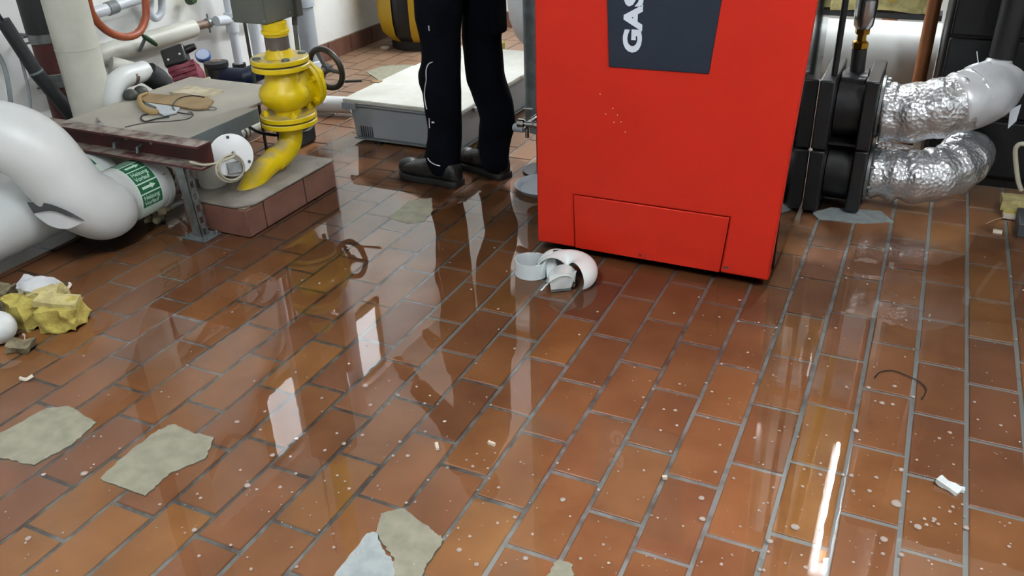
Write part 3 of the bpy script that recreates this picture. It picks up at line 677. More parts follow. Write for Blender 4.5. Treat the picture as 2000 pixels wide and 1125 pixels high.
part('union_ring', MB().lathe((gx, gy, zu + .108), ax, [(.048, 0), (.053, .003), (.053, .013), (.048, .016)], 28), 'yellow_bare', gv)
# bonnet to the side, axis a little upward
bdir = V((.10, .97, .15)).normalized(); bc = V((gx, gy, zb + .078))
part('bonnet', MB().lathe(bc + bdir * .02, bdir, [(.084, 0), (.084, .05), (.078, .07)], 32), 'yellow', gv)
bf = bc + bdir * .088
part('bonnet_flange', MB().lathe(bf, bdir, [(.104, 0), (.107, .003), (.107, .017), (.104, .02)], 36), 'yellow', gv)
part('bonnet_flange', MB().lathe(bf + bdir * .023, bdir, [(.104, 0), (.107, .003), (.107, .014), (.075, .022), (.045, .05), (.034, .07), (.034, .088), (.026, .09)], 36), 'yellow', gv)
s1 = bdir.orthogonal().normalized(); s2 = bdir.cross(s1)
for k in range(6):
    a = k * PI / 3 + .4; c = bf + (s1 * math.cos(a) + s2 * math.sin(a)) * .09 - bdir * .012
    part('bolt', MB().lathe(c, bdir, [(.012, 0), (.012, .013)], 6), 'yellow_bare', gv, smooth=20)
part('stem', MB().tube([bf + bdir * .1, bf + bdir * .19], .012, 12), 'rust_pipe', gv)
wc = bf + bdir * .165
rim = spline([wc + (s1 * math.cos(2 * PI * k / 16) + s2 * math.sin(2 * PI * k / 16)) * .084 for k in range(16)], 3, True)
hw = part('handwheel', MB().tube(rim, .0125, 12, closed=True), 'hand_wheel', gv, label='black cast handwheel')
for k in range(3):
    a = k * 2 * PI / 3 + .9; part('spoke', MB().tube([wc + (s1 * math.cos(a) + s2 * math.sin(a)) * .008, wc + (s1 * math.cos(a) + s2 * math.sin(a)) * .082], .009, 8), 'charcoal', hw)
part('hub', MB().lathe(wc - bdir * .012, bdir, [(.018, 0), (.02, .003), (.02, .024), (.012, .03)], 16), 'charcoal', hw)
lev = G(668, 155, .30)
part('lever', MB().tube([wc + V((.03, .03, -.06)), wc + V((.13, .06, -.055))], .006, 8), 'hand_wheel', hw)
# grey box above valve
gb = thing('grey_control_box', 'olive grey sheet metal control box above the yellow valve', 'control box', (-2.33, 2.72, .66))
part('case', MB().bb((-2.405, 2.6, zu + .15), (-2.245, 2.775, 1.45)), 'olive', gb, bevel=.005)
part('supply_pipe', MB().tube([(-2.32, 2.69, 1.45), (-2.32, 2.69, 2.5)], .046, 20), 'yellow_bare', gb)
part('back_bracket', MB().bb((-2.25, 2.765, zu + .15), (-2.225, 2.80, 1.0)), 'olive_dark', gb, bevel=.002)
for x, y in ((-2.4, 2.598), (-2.25, 2.598)):
    part('screw', MB().lathe((x, y, zu + .165), (0, -1, 0), [(.005, 0), (.005, .002)], 8), 'galv', gb)
part('screw', MB().lathe((-2.243, 2.74, zu + .17), (1, 0, 0), [(.006, 0), (.006, .002)], 8), 'galv', gb)
part('cable_gland', MB().tube([(-2.27, 2.8, zu + .15), (-2.275, 2.8, zu + .11)], .011, 10), 'charcoal', gb)
part('conduit', MB().tube(spline([(-2.275, 2.8, zu + .115), (-2.285, 2.81, zu + .06), (-2.31, 2.83, .30)], 5), .009, 8), 'galv_dull', gb)
solo('support_rod', MB().tube([(PY(489, 110, 2.92).x, 2.92, .0), (PY(489, 110, 2.92).x, 2.92, 2.5)], .007, 8), 'olive_dark', 'thin dark upright rod left of the yellow valve', 'rod')

# ================================================================== LEFT: BIG WHITE PIPES
def wrap(basep, axis, e1_, e2_, rad, u, s_):          # point on a cylinder: u along the axis, s around it (metres)
    a = s_ / rad; return basep + axis * u + (e1_ * math.cos(a) + e2_ * math.sin(a)) * rad
def label_band(parent, base, axis, e1_, e2_, rad, u0, L, s0, panels):
    mb = MB(); n = 48; tot = 2 * PI * rad
    rs = [[wrap(base, axis, e1_, e2_, rad + .0008, u, tot * k / n) for k in range(n)] for u in (u0, u0 + L)]
    band = part('marking_band', mb.rings(rs, False), 'label_white', parent, label='green and white marking band reading Heizung Vorlauf with arrows')
    s_ = s0
    for kind, h, col_ in panels:
        mb = MB(); k = 6
        rs = []
        for i in range(k + 1):
            ss = s_ + h * i / k; rs.append([wrap(base, axis, e1_, e2_, rad + .0014, u, ss) for u in (u0 + .006, u0 + L - .006)])
        vs = [p for r in rs for p in r]; fs = [(2 * i, 2 * i + 1, 2 * i + 3, 2 * i + 2) for i in range(k)]
        part('green_panel', mb.add(vs, fs), col_, band)
        if kind == 'arrow':
            hh = h * .5; mid = s_ + h / 2; a0, a1, a2 = u0 + L * .2, u0 + L * .58, u0 + L * .8
            P = [(a0, mid - hh * .28), (a1, mid - hh * .28), (a1, mid - hh * .62), (a2, mid), (a1, mid + hh * .62), (a1, mid + hh * .28), (a0, mid + hh * .28)]
            mb = MB(); mb.add([wrap(base, axis, e1_, e2_, rad + .002, u, q) for u, q in P], [(0, 1, 5, 6), (2, 3, 1), (1, 3, 5), (5, 3, 4)])
            part('arrow', mb, 'label_white', band, smooth=0)
        else:
            mb = MB()
            for li, word in enumerate(('Heizung', 'Vorlauf')):
                tv, tf = text_mesh(word, .0225, .0004)
                mb.add([wrap(base, axis, e1_, e2_, rad + .002, u0 + L * .13 + p.x, s_ + h * (.44 + .42 * li) - p.y) for p in tv], tf)
            part('lettering', mb, 'label_white' if col_ == 'label_green' else 'label_faded', band, smooth=0, label='white lettering Heizung Vorlauf')
        s_ += h + .005
bp = thing('insulated_bend_pipe', 'white jacketed heating pipe with a torn S bend and green Heizung Vorlauf band', 'pipe', (-2.55, 1.95, .05))
c0 = PY(255, 374, 2.08); Xb, Zb = c0.x, c0.z
pts = [V((Xb, 2.19, Zb)), V((Xb, 2.10, Zb)), V((Xb, 2.0, Zb)), PY(196, 404, 1.93), PY(150, 384, 1.86), PY(112, 342, 1.83), PY(68, 295, 1.8), PY(10, 268, 1.76), PY(-60, 262, 1.70), PY(-160, 270, 1.62), V((-3.45, 1.5, .43))]
path = spline(pts, 9)
rr = [.104 if i < 16 else min(.104 + (i - 16) * .002, .117) for i in range(len(path))]
def lump(p): return .004 * noise.noise(p * 7)
part('jacket', MB().tube(path, rr, 40, disp=lump), 'jacket', bp, smooth=60)
# the tear: a lifted lip of the jacket with the gap under it
lip = MB(); A = spline([PY(66, 399, 1.745), PY(100, 408, 1.735), PY(135, 420, 1.745), PY(166, 430, 1.775)], 6); B = spline([PY(68, 420, 1.74), PY(98, 441, 1.732), PY(132, 447, 1.742), PY(166, 432, 1.775)], 6)
vs = A + B; k = len(A)
lip.add(vs, [(i, i + 1, k + i + 1, k + i) for i in range(k - 1)])
part('torn_lip', lip, 'pvc_white', bp, label='torn lifted lip of the white jacket')
gap = MB(); A2 = spline([PY(52, 395, 1.738), PY(90, 397, 1.728), PY(130, 411, 1.738), PY(163, 429, 1.77)], 6); B2 = spline([PY(66, 417, 1.738), PY(100, 412, 1.728), PY(135, 423, 1.738), PY(166, 432, 1.77)], 6)
gap.add(A2 + B2, [(i, i + 1, k + i + 1, k + i) for i in range(k - 1)])
part('tear', gap, 'charcoal', bp, label='dark open tear in the jacket')
ayx = V((0, 1, 0)); f1 = V((-.35, 0, .94)).normalized(); f2 = V((f1.z, 0, -f1.x))   # goes over the top towards +x and down
label_band(bp, V((Xb, 0, Zb)), ayx, f1, f2, .1045, 2.03, .105, -.032, [('arrow', .034, 'label_faded'), ('text', .046, 'label_faded'), ('arrow', .034, 'label_green'), ('text', .05, 'label_green'), ('arrow', .034, 'label_green'), ('text', .05, 'label_green')])
part('end_ring', MB().tube([V((Xb, 2.17, Zb)), V((Xb, 2.195, Zb))], .106, 40), 'jacket', bp)

sp_ = thing('insulated_pipe', 'straight white jacketed pipe running under the torn S bend', 'pipe', (-2.8, 1.8, .03))
Xs, Zs, Rs = -2.80, .155, .118
part('jacket', MB().tube([(Xs, .2, Zs), (Xs, 1.4, Zs), (Xs, 2.16, Zs)], Rs, 40), 'jacket', sp_)
label_band(sp_, V((Xs, 0, Zs)), ayx, f1, f2, Rs + .0005, 2.0, .1, -.02, [('text', .05, 'label_green'), ('arrow', .036, 'label_green'), ('text', .05, 'label_green')])
# loose wool stuffed at the pipe end
for k, (x, y, s_, lab) in enumerate(((306, 395, .05, 'brown tuft of wool bulging from the end of the torn bend pipe'), (300, 418, .055, 'dirty wool tuft on the floor at the corner of the plinth'), (318, 352, .055, 'dark wool tuft wedged under the channel beam'))):
    c = PY(x, y, 2.17 + .01 * k); solo('wool_tuft', MB().rock(c + V((0, .0, 0)), (s_ * 1.3, s_, s_ * 1.3), 20 + k, .45, 7, None, 40), 'wool_dirty', lab, 'insulation', smooth=60)
solo('foil_scrap', MB().rock(PY(322, 368, 2.19), (.02, .015, .05), 31, .5, 5, None, 60), 'foil', 'shiny foil scrap among the wool under the channel beam', 'scrap')
solo('pipe_stub', MB().lathe((-2.40, 2.33, .123), ax, [(.05, 0), (.052, .01), (.052, .15), (.048, .16)], 24), 'jacket_warm', 'short white capped pipe stub standing on the plinth under the platform', 'pipe')

# ---- upright pipes behind the platform
vp = thing('insulated_riser', 'thick off-white insulated riser pipe behind the steel platform', 'pipe', (-3.05, 2.4, 0))
part('jacket', MB().tube([(-3.05, 2.4, 0), (-3.05, 2.4, .53), (-3.05, 2.4, 2.5)], .083, 32), 'jacket_warm', vp)
part('seam', MB().lathe((-3.05, 2.4, .585), ax, [(.083, 0), (.0845, .001), (.0845, .003), (.083, .004)], 32), 'jacket_warm', vp)
rp = thing('clamped_riser', 'dark red riser pipe with pale clamps and black foam sleeve', 'pipe', (-3.32, 2.46, 0))
xr_, yr_ = -3.32, 2.47
zA = PX(82, 58, xr_).z; zB = PX(96, 80, xr_).z; zC_ = PX(112, 138, xr_).z; zD = PX(122, 165, xr_).z
part('pipe', MB().tube([(xr_, yr_, 0), (xr_, yr_, zA)], .056, 24), 'beam_red', rp)
part('foam_sleeve', MB().tube([(xr_, yr_, zA - .01), (xr_, yr_, 2.5)], .064, 24), 'black_soft', rp)
for za, zb_ in ((zB, zA - .008), (zD, zC_)):
    cl = part('clamp', MB().lathe((xr_, yr_, za), ax, [(.059, 0), (.062, .003), (.062, zb_ - za - .003), (.059, zb_ - za)], 24), 'galv', rp)
    for z in (za + .008, zb_ - .008): part('bolt', MB().tube([(xr_ - .02, yr_ - .055, z), (xr_ - .02, yr_ - .085, z)], .0045, 8), 'galv', cl)
    part('wall_stud', MB().tube([(xr_ - .055, yr_, (za + zb_) / 2), (XL, yr_, (za + zb_) / 2)], .007, 8), 'galv_dull', cl)
bt = thing('foam_tube', 'black foam tube leaning against the wall beside the clamped riser', 'tube', PX(148, 228, -3.15))
p0, p1, p2 = PX(5, 40, -3.26), PX(70, 140, -3.235), PX(152, 240, -3.2)
part('sleeve', MB().tube([p0, p1], .027, 18), 'black_soft', bt); part('sleeve', MB().tube([p1, p2], .029, 18), 'black_soft', bt)
part('joint_tape', MB().tube([p1 - (p1 - p0).normalized() * .004, p1 + (p1 - p0).normalized() * .004], .0295, 18), 'cable_grey', bt)
part('core_wire', MB().tube([PX(-15, 10, -3.26), p0 + (p1 - p0) * .02], .007, 8), 'navy_blue', bt)
solo('grey_cable', MB().tube(spline([PX(-10, 95, -3.38), PX(8, 130, -3.36), PX(18, 175, -3.33), PX(21, 215, -3.3), PX(20, 260, -3.28)], 6), .0095, 10), 'cable_grey', 'thick grey cable hanging on the wall by the torn bend pipe', 'cable')
solo('grey_cable', MB().tube(spline([PX(38, 105, -3.3), PX(50, 150, -3.28), PX(58, 190, -3.26), PX(58, 215, -3.25), PX(48, 245, -3.22)], 6), .006, 10), 'cable_grey', 'thin grey cable curving down beside the foam tube', 'cable')

# elbows and horizontal pipes at the wall
hp_ = thing('insulated_pipe', 'white insulated pipe with a bare clamped end along the wall under the orange hose', 'pipe', (-3.38, 3.1, .4))
Xh = -3.38; zc_ = PX(360, 60, Xh).z
yh = lambda x, y: PX(x, y, Xh).y
part('jacket', MB().tube([(Xh, 2.57, zc_), (Xh, yh(376, 52), zc_)], .046, 28), 'jacket_warm', hp_)
part('bare_pipe', MB().tube([(Xh, yh(372, 52), zc_ + .003), (Xh, yh(408, 42), zc_ + .003)], .021, 16), 'brown_metal', hp_)
part('clamp', MB().lathe((Xh, yh(403, 43), zc_ + .003), (0, 1, 0), [(.024, 0), (.026, .002), (.026, .018), (.024, .02)], 18), 'galv', hp_)
part('clamp_stud', MB().tube([(Xh, yh(404, 43) + .01, zc_ + .03), (Xh, yh(404, 43) + .01, zc_ + .05)], .005, 8), 'galv', hp_)
part('clamp_stud', MB().tube([(Xh, yh(404, 43) + .01, zc_ - .045), (Xh, yh(404, 43) + .01, zc_ - .024)], .005, 8), 'galv', hp_)
part('grey_pipe', MB().tube([(Xh, yh(408, 42), zc_ + .003), (Xh, yh(450, 28), zc_ + .003), (Xh, yh(450, 28) + .5, zc_ + .003)], .018, 14), 'cable_grey', hp_)
ep = thing('elbow_pipe', 'white insulated pipe bending down through the steel platform edge', 'pipe', (-3.05, 2.6, .3))
pts = [PX(150, 108, -3.16), PX(205, 132, -3.1), PX(255, 148, -3.05)]
part('jacket', MB().tube(spline([PX(216, 128, -3.19), PX(245, 135, -3.16), PX(290, 148, -3.1)], 6), .04, 24), 'jacket_warm', ep)
part('elbow', MB().tube(spline([PX(282, 138, -3.0), PX(262, 145, -2.99), PX(240, 152, -2.98), PX(222, 170, -2.975), PX(219, 192, -2.97), PX(223, 218, -2.97)], 6), .043, 24), 'jacket', ep)
part('gap_band', MB().tube([PX(256, 147, -2.988), PX(249, 149, -2.984)], .0437, 24), 'brown_metal', ep)
solo('black_pipe_sleeve', MB().tube(spline([PX(288, 142, -2.99), PX(312, 158, -2.98), PX(328, 172, -2.97)], 5), [.048] * 6 + [.044] * 3 + [.036, .03], 20), 'black_soft', 'black foam sleeve pulled over the elbow pipe end', 'sleeve')
solo('check_valve', MB().ball(PX(275, 180, -2.93), (.03, .03, .026), 16, 10).ball(PX(256, 188, -2.91), (.035, .03, .03), 16, 10), 'olive_dark', 'dark round valve knob beside the white elbow on the platform', 'valve')
# small white pipe + u bend near the top
up_ = thing('white_drain_pipe', 'white plastic drain pipe with dark grey joint near the orange hose', 'pipe', (-3.36, 3.0, .6))
part('pipe', MB().tube([PX(160, 32, -3.36), PX(212, 17, -3.36)], .026, 20), 'pvc', up_)
part('joint', MB().tube([PX(209, 18, -3.36), PX(226, 12, -3.36)], .030, 20), 'cable_grey', up_)
part('pipe', MB().tube([PX(224, 12, -3.36), PX(330, -20, -3.36)], .024, 20), 'pvc', up_)
ub = thing('white_trap_pipe', 'white plastic pipe bent in a U beside the orange hose', 'pipe', (-3.4, 3.25, .45))
part('pipe', MB().tube(spline([V((-3.4, PX(293, -40, -3.4).y, 1.24)), PX(293, -40, -3.4), PX(293, 0, -3.4), PX(293, 22, -3.4), PX(303, 36, -3.4), PX(315, 24, -3.4), PX(316, 0, -3.4), PX(316, -40, -3.4), V((-3.4, PX(316, -40, -3.4).y, 1.24))], 6), .018, 16), 'pvc', ub)
solo('orange_hose', MB().tube(spline([V((-3.40, 2.55, 1.25)), PX(160, -110, -3.12), PX(166, -50, -3.05), PX(170, -8, -3.05), PX(180, 28, -3.06), PX(206, 58, -3.08), PX(240, 72, -3.1), PX(270, 64, -3.12), PX(284, 35, -3.13), PX(284, 0, -3.13), PX(280, -60, -3.13), PX(272, -130, -3.2), V((-3.40, 2.85, 1.25))], 8), .0165, 16), 'hose_orange', 'orange rubber hose hanging in a loop from above', 'hose')
hm = thing('hose_manifold', 'grey steel manifold pipe on the wall above the orange hose', 'pipe', (-3.40, 2.7, 1.25))
part('pipe', MB().tube([(-3.41, 2.2, 1.27), (-3.41, 3.9, 1.27)], .026, 16), 'galv_dull', hm)
gh = thing('ball_valve', 'small valve with a green lever on the white wall pipe', 'valve', PX(285, 80, -3.3))
part('stem', MB().tube([PX(272, 100, -3.33), PX(283, 76, -3.3)], .008, 10), 'galv_dull', gh)
part('lever', MB().tube(spline([PX(266, 58, -3.28), PX(283, 72, -3.28), PX(295, 80, -3.28), PX(306, 88, -3.28)], 4), [.007] * 4 + [.012] * 6 + [.011, .01, .008], 10), 'green_handle', gh, label='green valve lever')
solo('green_cap', MB().lathe(PX(368, -2, -3.42), (1, 0, 0), [(.028, 0), (.03, .01), (.02, .04)], 16), 'green_handle', 'green plastic cap fixed on the wall above the clamped pipe', 'cap')
# PVC soil pipes at the wall
dp = thing('pvc_waste_pipe', 'white plastic waste pipe with sockets left of the control box', 'pipe', (-3.36, 3.4, 0))
xd = -3.34; yd = PX(455, 60, xd).y
zz = lambda y_: PX(455 + (y_ - 60) * .27, y_, xd).z
part('pipe', MB().tube([(xd, yd, .10), (xd, yd, 2.5)], .023, 20), 'pvc', dp)
part('socket', MB().tube([(xd, yd, zz(62)), (xd, yd, zz(25))], .033, 20), 'pvc', dp)
part('branch', MB().tube([(xd, yd - .02, zz(38)), (xd, yd - .11, zz(34) + .0)], .026, 18), 'pvc', dp)
part('rubber_sleeve', MB().tube([(xd, yd, .04), (xd, yd, zz(122))], .036, 18), 'rubber_black', dp)
yr2 = PX(503, 90, -3.3).y
dp2 = solo('pvc_riser', MB().tube([(-3.3, yr2, 0), (-3.3, yr2, 2.5)], .032, 20), 'pvc', 'white plastic riser right behind the thin dark rod', 'pipe')
dp3 = thing('soil_pipe', 'pale grey plastic soil pipe with socket right of the control box', 'pipe', (-3.3, 4.05, 0))
ys_ = PX(600, 60, -3.32).y
part('pipe', MB().tube([(-3.32, ys_, 0), (-3.32, ys_, 2.5)], .054, 24), 'box_grey', dp3)
part('socket', MB().lathe((-3.32, ys_, PX(598, 12, -3.32).z), ax, [(.055, 0), (.063, .003), (.063, .07), (.056, .08)], 24), 'box_grey', dp3)
part('socket', MB().lathe((-3.32, ys_, 0), ax, [(.063, 0), (.063, .09), (.056, .095)], 24), 'pvc', dp3)
blk = solo('black_flange_box', MB().bb((-2.70, 3.06, .0), (-2.56, 3.2, .36)), 'black_soft', 'black pump casing standing behind the yellow valve', 'pump', bevel=.02)

# actuator, gauge and fittings behind the platform
ac = thing('pipe_actuator', 'black actuator box on a torn crimson valve wrap behind the platform', 'actuator', (-2.98, 2.88, .2))
ca_, sa_ = math.cos(.33), math.sin(.33)
Ra = Matrix((R_ * ca_ + U_ * sa_, F_, -R_ * sa_ + U_ * ca_)).transposed()
cc = PY(344, 112, 2.88)
part('housing', MB().box(cc, (.105, .07, .085), Ra), 'black_epp', ac, bevel=.01)
for dx, dz in ((-.026, -.012), (.03, -.004)):
    part('screw', MB().lathe(cc + Ra @ V((dx, -.033, dz)), -F_, [(.005, 0), (.005, .005)], 8), 'pvc_white', ac)
part('cable_gland', MB().tube([cc + Ra @ V((.04, .01, .02)), cc + Ra @ V((.07, .01, .022)), cc + Ra @ V((.095, .01, .024))], [.019, .018, .014], 12), 'black', ac)
part('crimson_wrap', MB().rock(PY(366, 146, 2.88), (.12, .08, .085), 41, .14, 10, Ra, 25), 'crimson', ac, smooth=50, label='torn crimson wrapping')
for q in (-.022, 0, .022):
    part('wrap_strap', MB().box(PY(366, 146, 2.88) + Ra @ V((0, -.042, q)), (.115, .012, .01), Ra), 'crimson', ac, bevel=.004)
part('pale_core', MB().rock(PY(388, 168, 2.83), (.13, .05, .028), 42, .25, 6, Euler((0, -.45, .0)).to_matrix(), 25), 'cream_wood', ac, smooth=50)
part('wrap_tongue', MB().rock(PY(332, 176, 2.83), (.07, .03, .03), 43, .3, 5, Euler((0, .6, 0)).to_matrix(), 25), 'crimson', ac, smooth=50)
ga = thing('pressure_gauge', 'round blue pressure gauge tilted behind the crimson wrap', 'gauge', PY(397, 108, 3.1))
gd = V((.35, -.45, .82)).normalized(); gc = PY(396, 107, 3.1)
part('case', MB().lathe(gc - gd * .02, gd, [(.03, 0), (.036, .004), (.036, .022), (.033, .024)], 24), 'blue_gauge', ga)
part('dial', MB().lathe(gc + gd * .001, gd, [(.031, 0), (.031, .004)], 24), 'gauge_face', ga)
part('stem', MB().tube([gc - gd * .02, V((gc.x - gd.x * .02, gc.y - gd.y * .02, 0))], .008, 8), 'brass', ga)
bs = thing('black_pipe_tee', 'black foam wrapped pipe tee with open top behind the platform', 'pipe', PY(425, 170, 3.02))
tc_ = PY(425, 140, 3.02)
part('upright', MB().lathe(tc_ - V((0, 0, .3)), ax, [(.05, 0), (.05, .32), (.055, .325), (.055, .345), (.03, .35)], 24), 'black_soft', bs)
part('opening', MB().lathe(tc_ + V((0, 0, .048)), ax, [(.026, 0), (.026, .004)], 20), 'brown_metal', bs)
part('side_arm', MB().tube([tc_ + V((.0, 0, -.02)), tc_ + V((.14, .02, -.02)), tc_ + V((.18, .1, .0))], .042, 20), 'navy_blue', bs, label='navy blue side arm')
# things lying on the platform
zp = .3705
def gp(x, y, dz=0): return G(x, y, zp + dz)
cbp = [(268, 192), (282, 184), (330, 188), (402, 191), (418, 199), (405, 214), (380, 215), (340, 208), (284, 201)]
solo('cardboard_sheet', MB().prism([gp(x, y, .004) for x, y in cbp], (0, 0, .006)), 'cardboard', 'brown torn cardboard sheet on the dusty platform', 'cardboard')
solo('foam_strip', MB().tube(spline([gp(286, 184, .012), gp(272, 190, .016), gp(276, 206, .014), gp(290, 217, .012), gp(308, 219, .01)], 6), .011, 10, flat=.7), 'foam_tan', 'tan foam strip curled around the end of the cardboard', 'foam strip')
solo('plastic_bag_scrap', MB().prism([gp(x, y, .003) for x, y in ((284, 202), (300, 205), (330, 209), (352, 213), (345, 222), (320, 227), (308, 221), (306, 211))], (0, 0, .006)), 'plastic_film', 'clear plastic scrap folded under the cardboard edge', 'plastic scrap')
solo('black_cable_tie', MB().tube(spline([gp(244, 249), gp(270, 243), gp(300, 239), gp(335, 237), (gp(365, 233)), gp(377, 225), gp(372, 219), gp(368, 220)], 6), .003, 8), 'black', 'long black cable tie curling over the platform dust', 'cable tie')
solo('black_cable_tie', MB().tube(spline([gp(289, 223, .003), gp(279, 225, .003), gp(275, 231, .003), gp(284, 237, .003), (gp(305, 232, .004)), gp(331, 228, .004)], 6), .003, 8), 'black', 'short hooked black cable tie crossing the long one', 'cable tie')
solo('black_cable_tie', MB().tube(spline([gp(399, 190, .014), gp(375, 187, .018), gp(350, 192, .018), gp(338, 204, .016), gp(340, 214, .01), gp(350, 220, .004), gp(373, 223, .004)], 6), .0025, 8), 'black', 'black cable tie arching over the cardboard sheet', 'cable tie')
solo('loose_screw', MB().tube([gp(190, 232, .004), gp(194, 238, .006)], .005, 8).lathe(gp(197, 242, .005), (.6, -.6, .2), [(.009, 0), (.009, .005)], 8), 'chrome', 'shiny bolt lying near the riser on the platform', 'bolt')
solo('wire_ring', MB().tube(spline([gp(413 + 10 * math.cos(k * PI / 5), 212 + 3 * math.sin(k * PI / 5), .003) for k in range(10)], 3, True), .0015, 6, closed=True), 'charcoal', 'small wire loop at the end of the cardboard', 'wire')
solo('dust_heap', MB().rock(gp(385, 180, .004), (.2, .1, .012), 51, .4, 8), 'cream_wood', 'sandy heap of dust on the platform behind the cardboard', 'dust', smooth=60)
solo('valve_pedestal_cable', MB().tube(spline([G(484, 245, .2), G(505, 258, .2), G(540, 264, .2), G(575, 262, .2), G(600, 256, .2), G(613, 243, .2), G(610, 232, .2), G(600, 228, .2)], 8), .0065, 10), 'rubber_black', 'black cable looping behind the yellow riser pipe', 'cable')
# PVC pipe to the grey box
pv = thing('pvc_floor_pipe', 'white plastic pipe running on the floor to the grey box', 'pipe', G(650, 205))
part('pipe', MB().tube([G(560, 205, .055), G(618, 203, .055)], .033, 20), 'pvc', pv)
part('socket', MB().tube([G(612, 202, .055), G(690, 206, .055)], .043, 24), 'pvc_white', pv)
part('clip', MB().box(G(632, 198, .09), (.02, .03, .012)), 'pvc_white', pv)
pv2 = thing('pvc_floor_pipe', 'beige plastic pipe with ribbed socket on the floor behind the hanger plate', 'pipe', G(495, 248))
a_, b_ = G(465, 264, .05), G(535, 228, .05)
part('pipe', MB().tube([a_, b_], .028, 18), 'jacket_warm', pv2)
for t in (.1, .2): 
    q = a_.lerp(b_, t); part('rib', MB().tube([q, q + (b_ - a_).normalized() * .016], .034, 18), 'jacket_warm', pv2)

# ================================================================== GREY BOX
bxo = thing('grey_lifting_station', 'low grey plastic box with a dirty white lid behind the boots', 'box', (-2.09, 3.6, 0))
A0, A1, B0, B1 = -2.385, -1.80, 3.24, 4.33
part('body', MB().rings([[V((A0 + .012, B0 + .012, .022)), V((A1 - .012, B0 + .012, .022)), V((A1 - .012, B1 - .012, .022)), V((A0 + .012, B1 - .012, .022))],
                         [V((A0, B0, .19)), V((A1, B0, .19)), V((A1, B1, .19)), V((A0, B1, .19))]]), 'box_grey', bxo, bevel=.012)
part('rim', MB().bb((A0 - .012, B0 - .012, .182), (A1 + .012, B1 + .012, .195)), 'box_grey', bxo, bevel=.004)
lp = MB()
part('lid', MB().bb((A0 - .02, B0 - .02, .196), (A1 + .02, B0 + .62, .217)), 'box_lid', bxo, bevel=.005, label='dirty white lid, larger front section')
part('lid', MB().bb((A0 - .02, B0 + .63, .194), (A1 + .02, B1 + .02, .213)), 'box_lid', bxo, bevel=.005, label='dirty white lid, smaller rear section')
part('latch', MB().bb((A0 - .024, B0 - .026, .168), (A0 + .05, B0 - .012, .2)), 'box_grey', bxo, bevel=.004)
part('latch', MB().bb((A1 + .018, B0 + .1, .178), (A1 + .03, B0 + .3, .2)), 'box_grey', bxo, bevel=.004)
for k in range(6):
    part('vent_slot', MB().bb((A0 + .05 + k * .012, B0 + .004, .035), (A0 + .053 + k * .012, B0 + .012, .085)), 'charcoal', bxo)
for x, y in ((A0 + .12, B0 + .04), (A1 - .1, B0 + .05), (A0 + .1, B1 - .1), (A1 - .1, B1 - .1)):
    part('foot', MB().lathe((x, y, 0), ax, [(.025, 0), (.022, .023)], 12), 'black', bxo)
part('base_lip', MB().bb((A0 + .005, B0 + .005, .018), (A1 - .005, B1 - .005, .026)), 'cable_grey', bxo, bevel=.002)
part('side_port', MB().lathe((A1 - .008, 3.6, .1), (1, 0, 0), [(.05, 0), (.05, .02), (.042, .022)], 24), 'box_grey', bxo)
part('lid_stain', MB().rock(G(735, 159, .219), (.05, .035, .004), 55, .3, 5), 'cardboard', bxo, smooth=60, label='brown dirt clump')

# ================================================================== BACKGROUND MACHINE, VESSEL, COLUMN
ym = thing('yellow_machine', 'yellow and black rounded machine standing by the white wall', 'machine', (-3.2, 5.0, 0))
prof = [(.0, .05), (.12, .045), (.2, .06), (.25, .11), (.27, .2), (.275, .55), (.26, .72), (.2, .8), (0, .82)]
cc0 = PY(818, 10, 5.12); cx_, cy_ = cc0.x, 5.12
def barrel(a0, a1, r_add, n):
    mb = MB(); rs = []
    for i in range(n + 1):
        a = a0 + (a1 - a0) * i / n; d = V((math.sin(a), -math.cos(a), 0))
        rs.append([V((cx_, cy_, 0)) + d * max(r + r_add, .005) + V((0, 0, h)) for r, h in prof])
    vs = [p for r in rs for p in r]; k = len(prof)
    return mb.add(vs, [(i * k + j, (i + 1) * k + j, (i + 1) * k + j + 1, i * k + j + 1) for i in range(n) for j in range(k - 1)])
part('body', barrel(0, 2 * PI, 0, 36), 'black', ym, smooth=50)
for a0, a1 in ((-1.05, -.16), (.29, .62), (1.2, 1.7), (-2.2, -1.6)):
    part('yellow_rib', barrel(a0, a1, .008, 6), 'machine_yellow', ym, smooth=50)
part('base', MB().lathe((cx_, cy_, 0), ax, [(.2, 0), (.2, .06), (.15, .08)], 24), 'black', ym)
solo('floor_scrap', MB().rock(G(752, 93, .008), (.05, .03, .012), 61, .4, 5), 'flake', 'pale crumpled scrap on the floor before the yellow machine', 'scrap')
ve = thing('expansion_vessel', 'white round bottomed expansion vessel behind the person', 'vessel', (-1.72, 4.9, 0))
vx, vy = -1.93, 4.78
part('shell', MB().lathe((vx, vy, .1), ax, [(.02, 0), (.12, .012), (.21, .05), (.275, .12), (.31, .22), (.32, .34), (.32, .9), (.28, 1.02), (.16, 1.1), (.02, 1.13)], 48), 'vessel', ve)
for k in range(3):
    a = k * 2 * PI / 3 + .5; part('leg', MB().tube([(vx + .24 * math.cos(a), vy + .24 * math.sin(a), .22), (vx + .26 * math.cos(a), vy + .26 * math.sin(a), 0)], .018, 10), 'charcoal', ve)
solo('yellow_block', MB().bb((-2.46, 4.9, 0), (-2.40, 4.98, .1)), 'wool', 'small yellow foam block on the floor seen between the trouser legs', 'block', bevel=.006)
gc_ = thing('steel_flue_pipe', 'dull steel flue pipe standing beside the red boiler', 'pipe', (-1.25, 3.1, 0))
gxx = PY(1036, 60, 3.2)
part('pipe', MB().tube([(gxx.x + .05, 3.2, .19), (gxx.x + .05, 3.2, 2.5)], .075, 28), 'galv_dull', gc_)
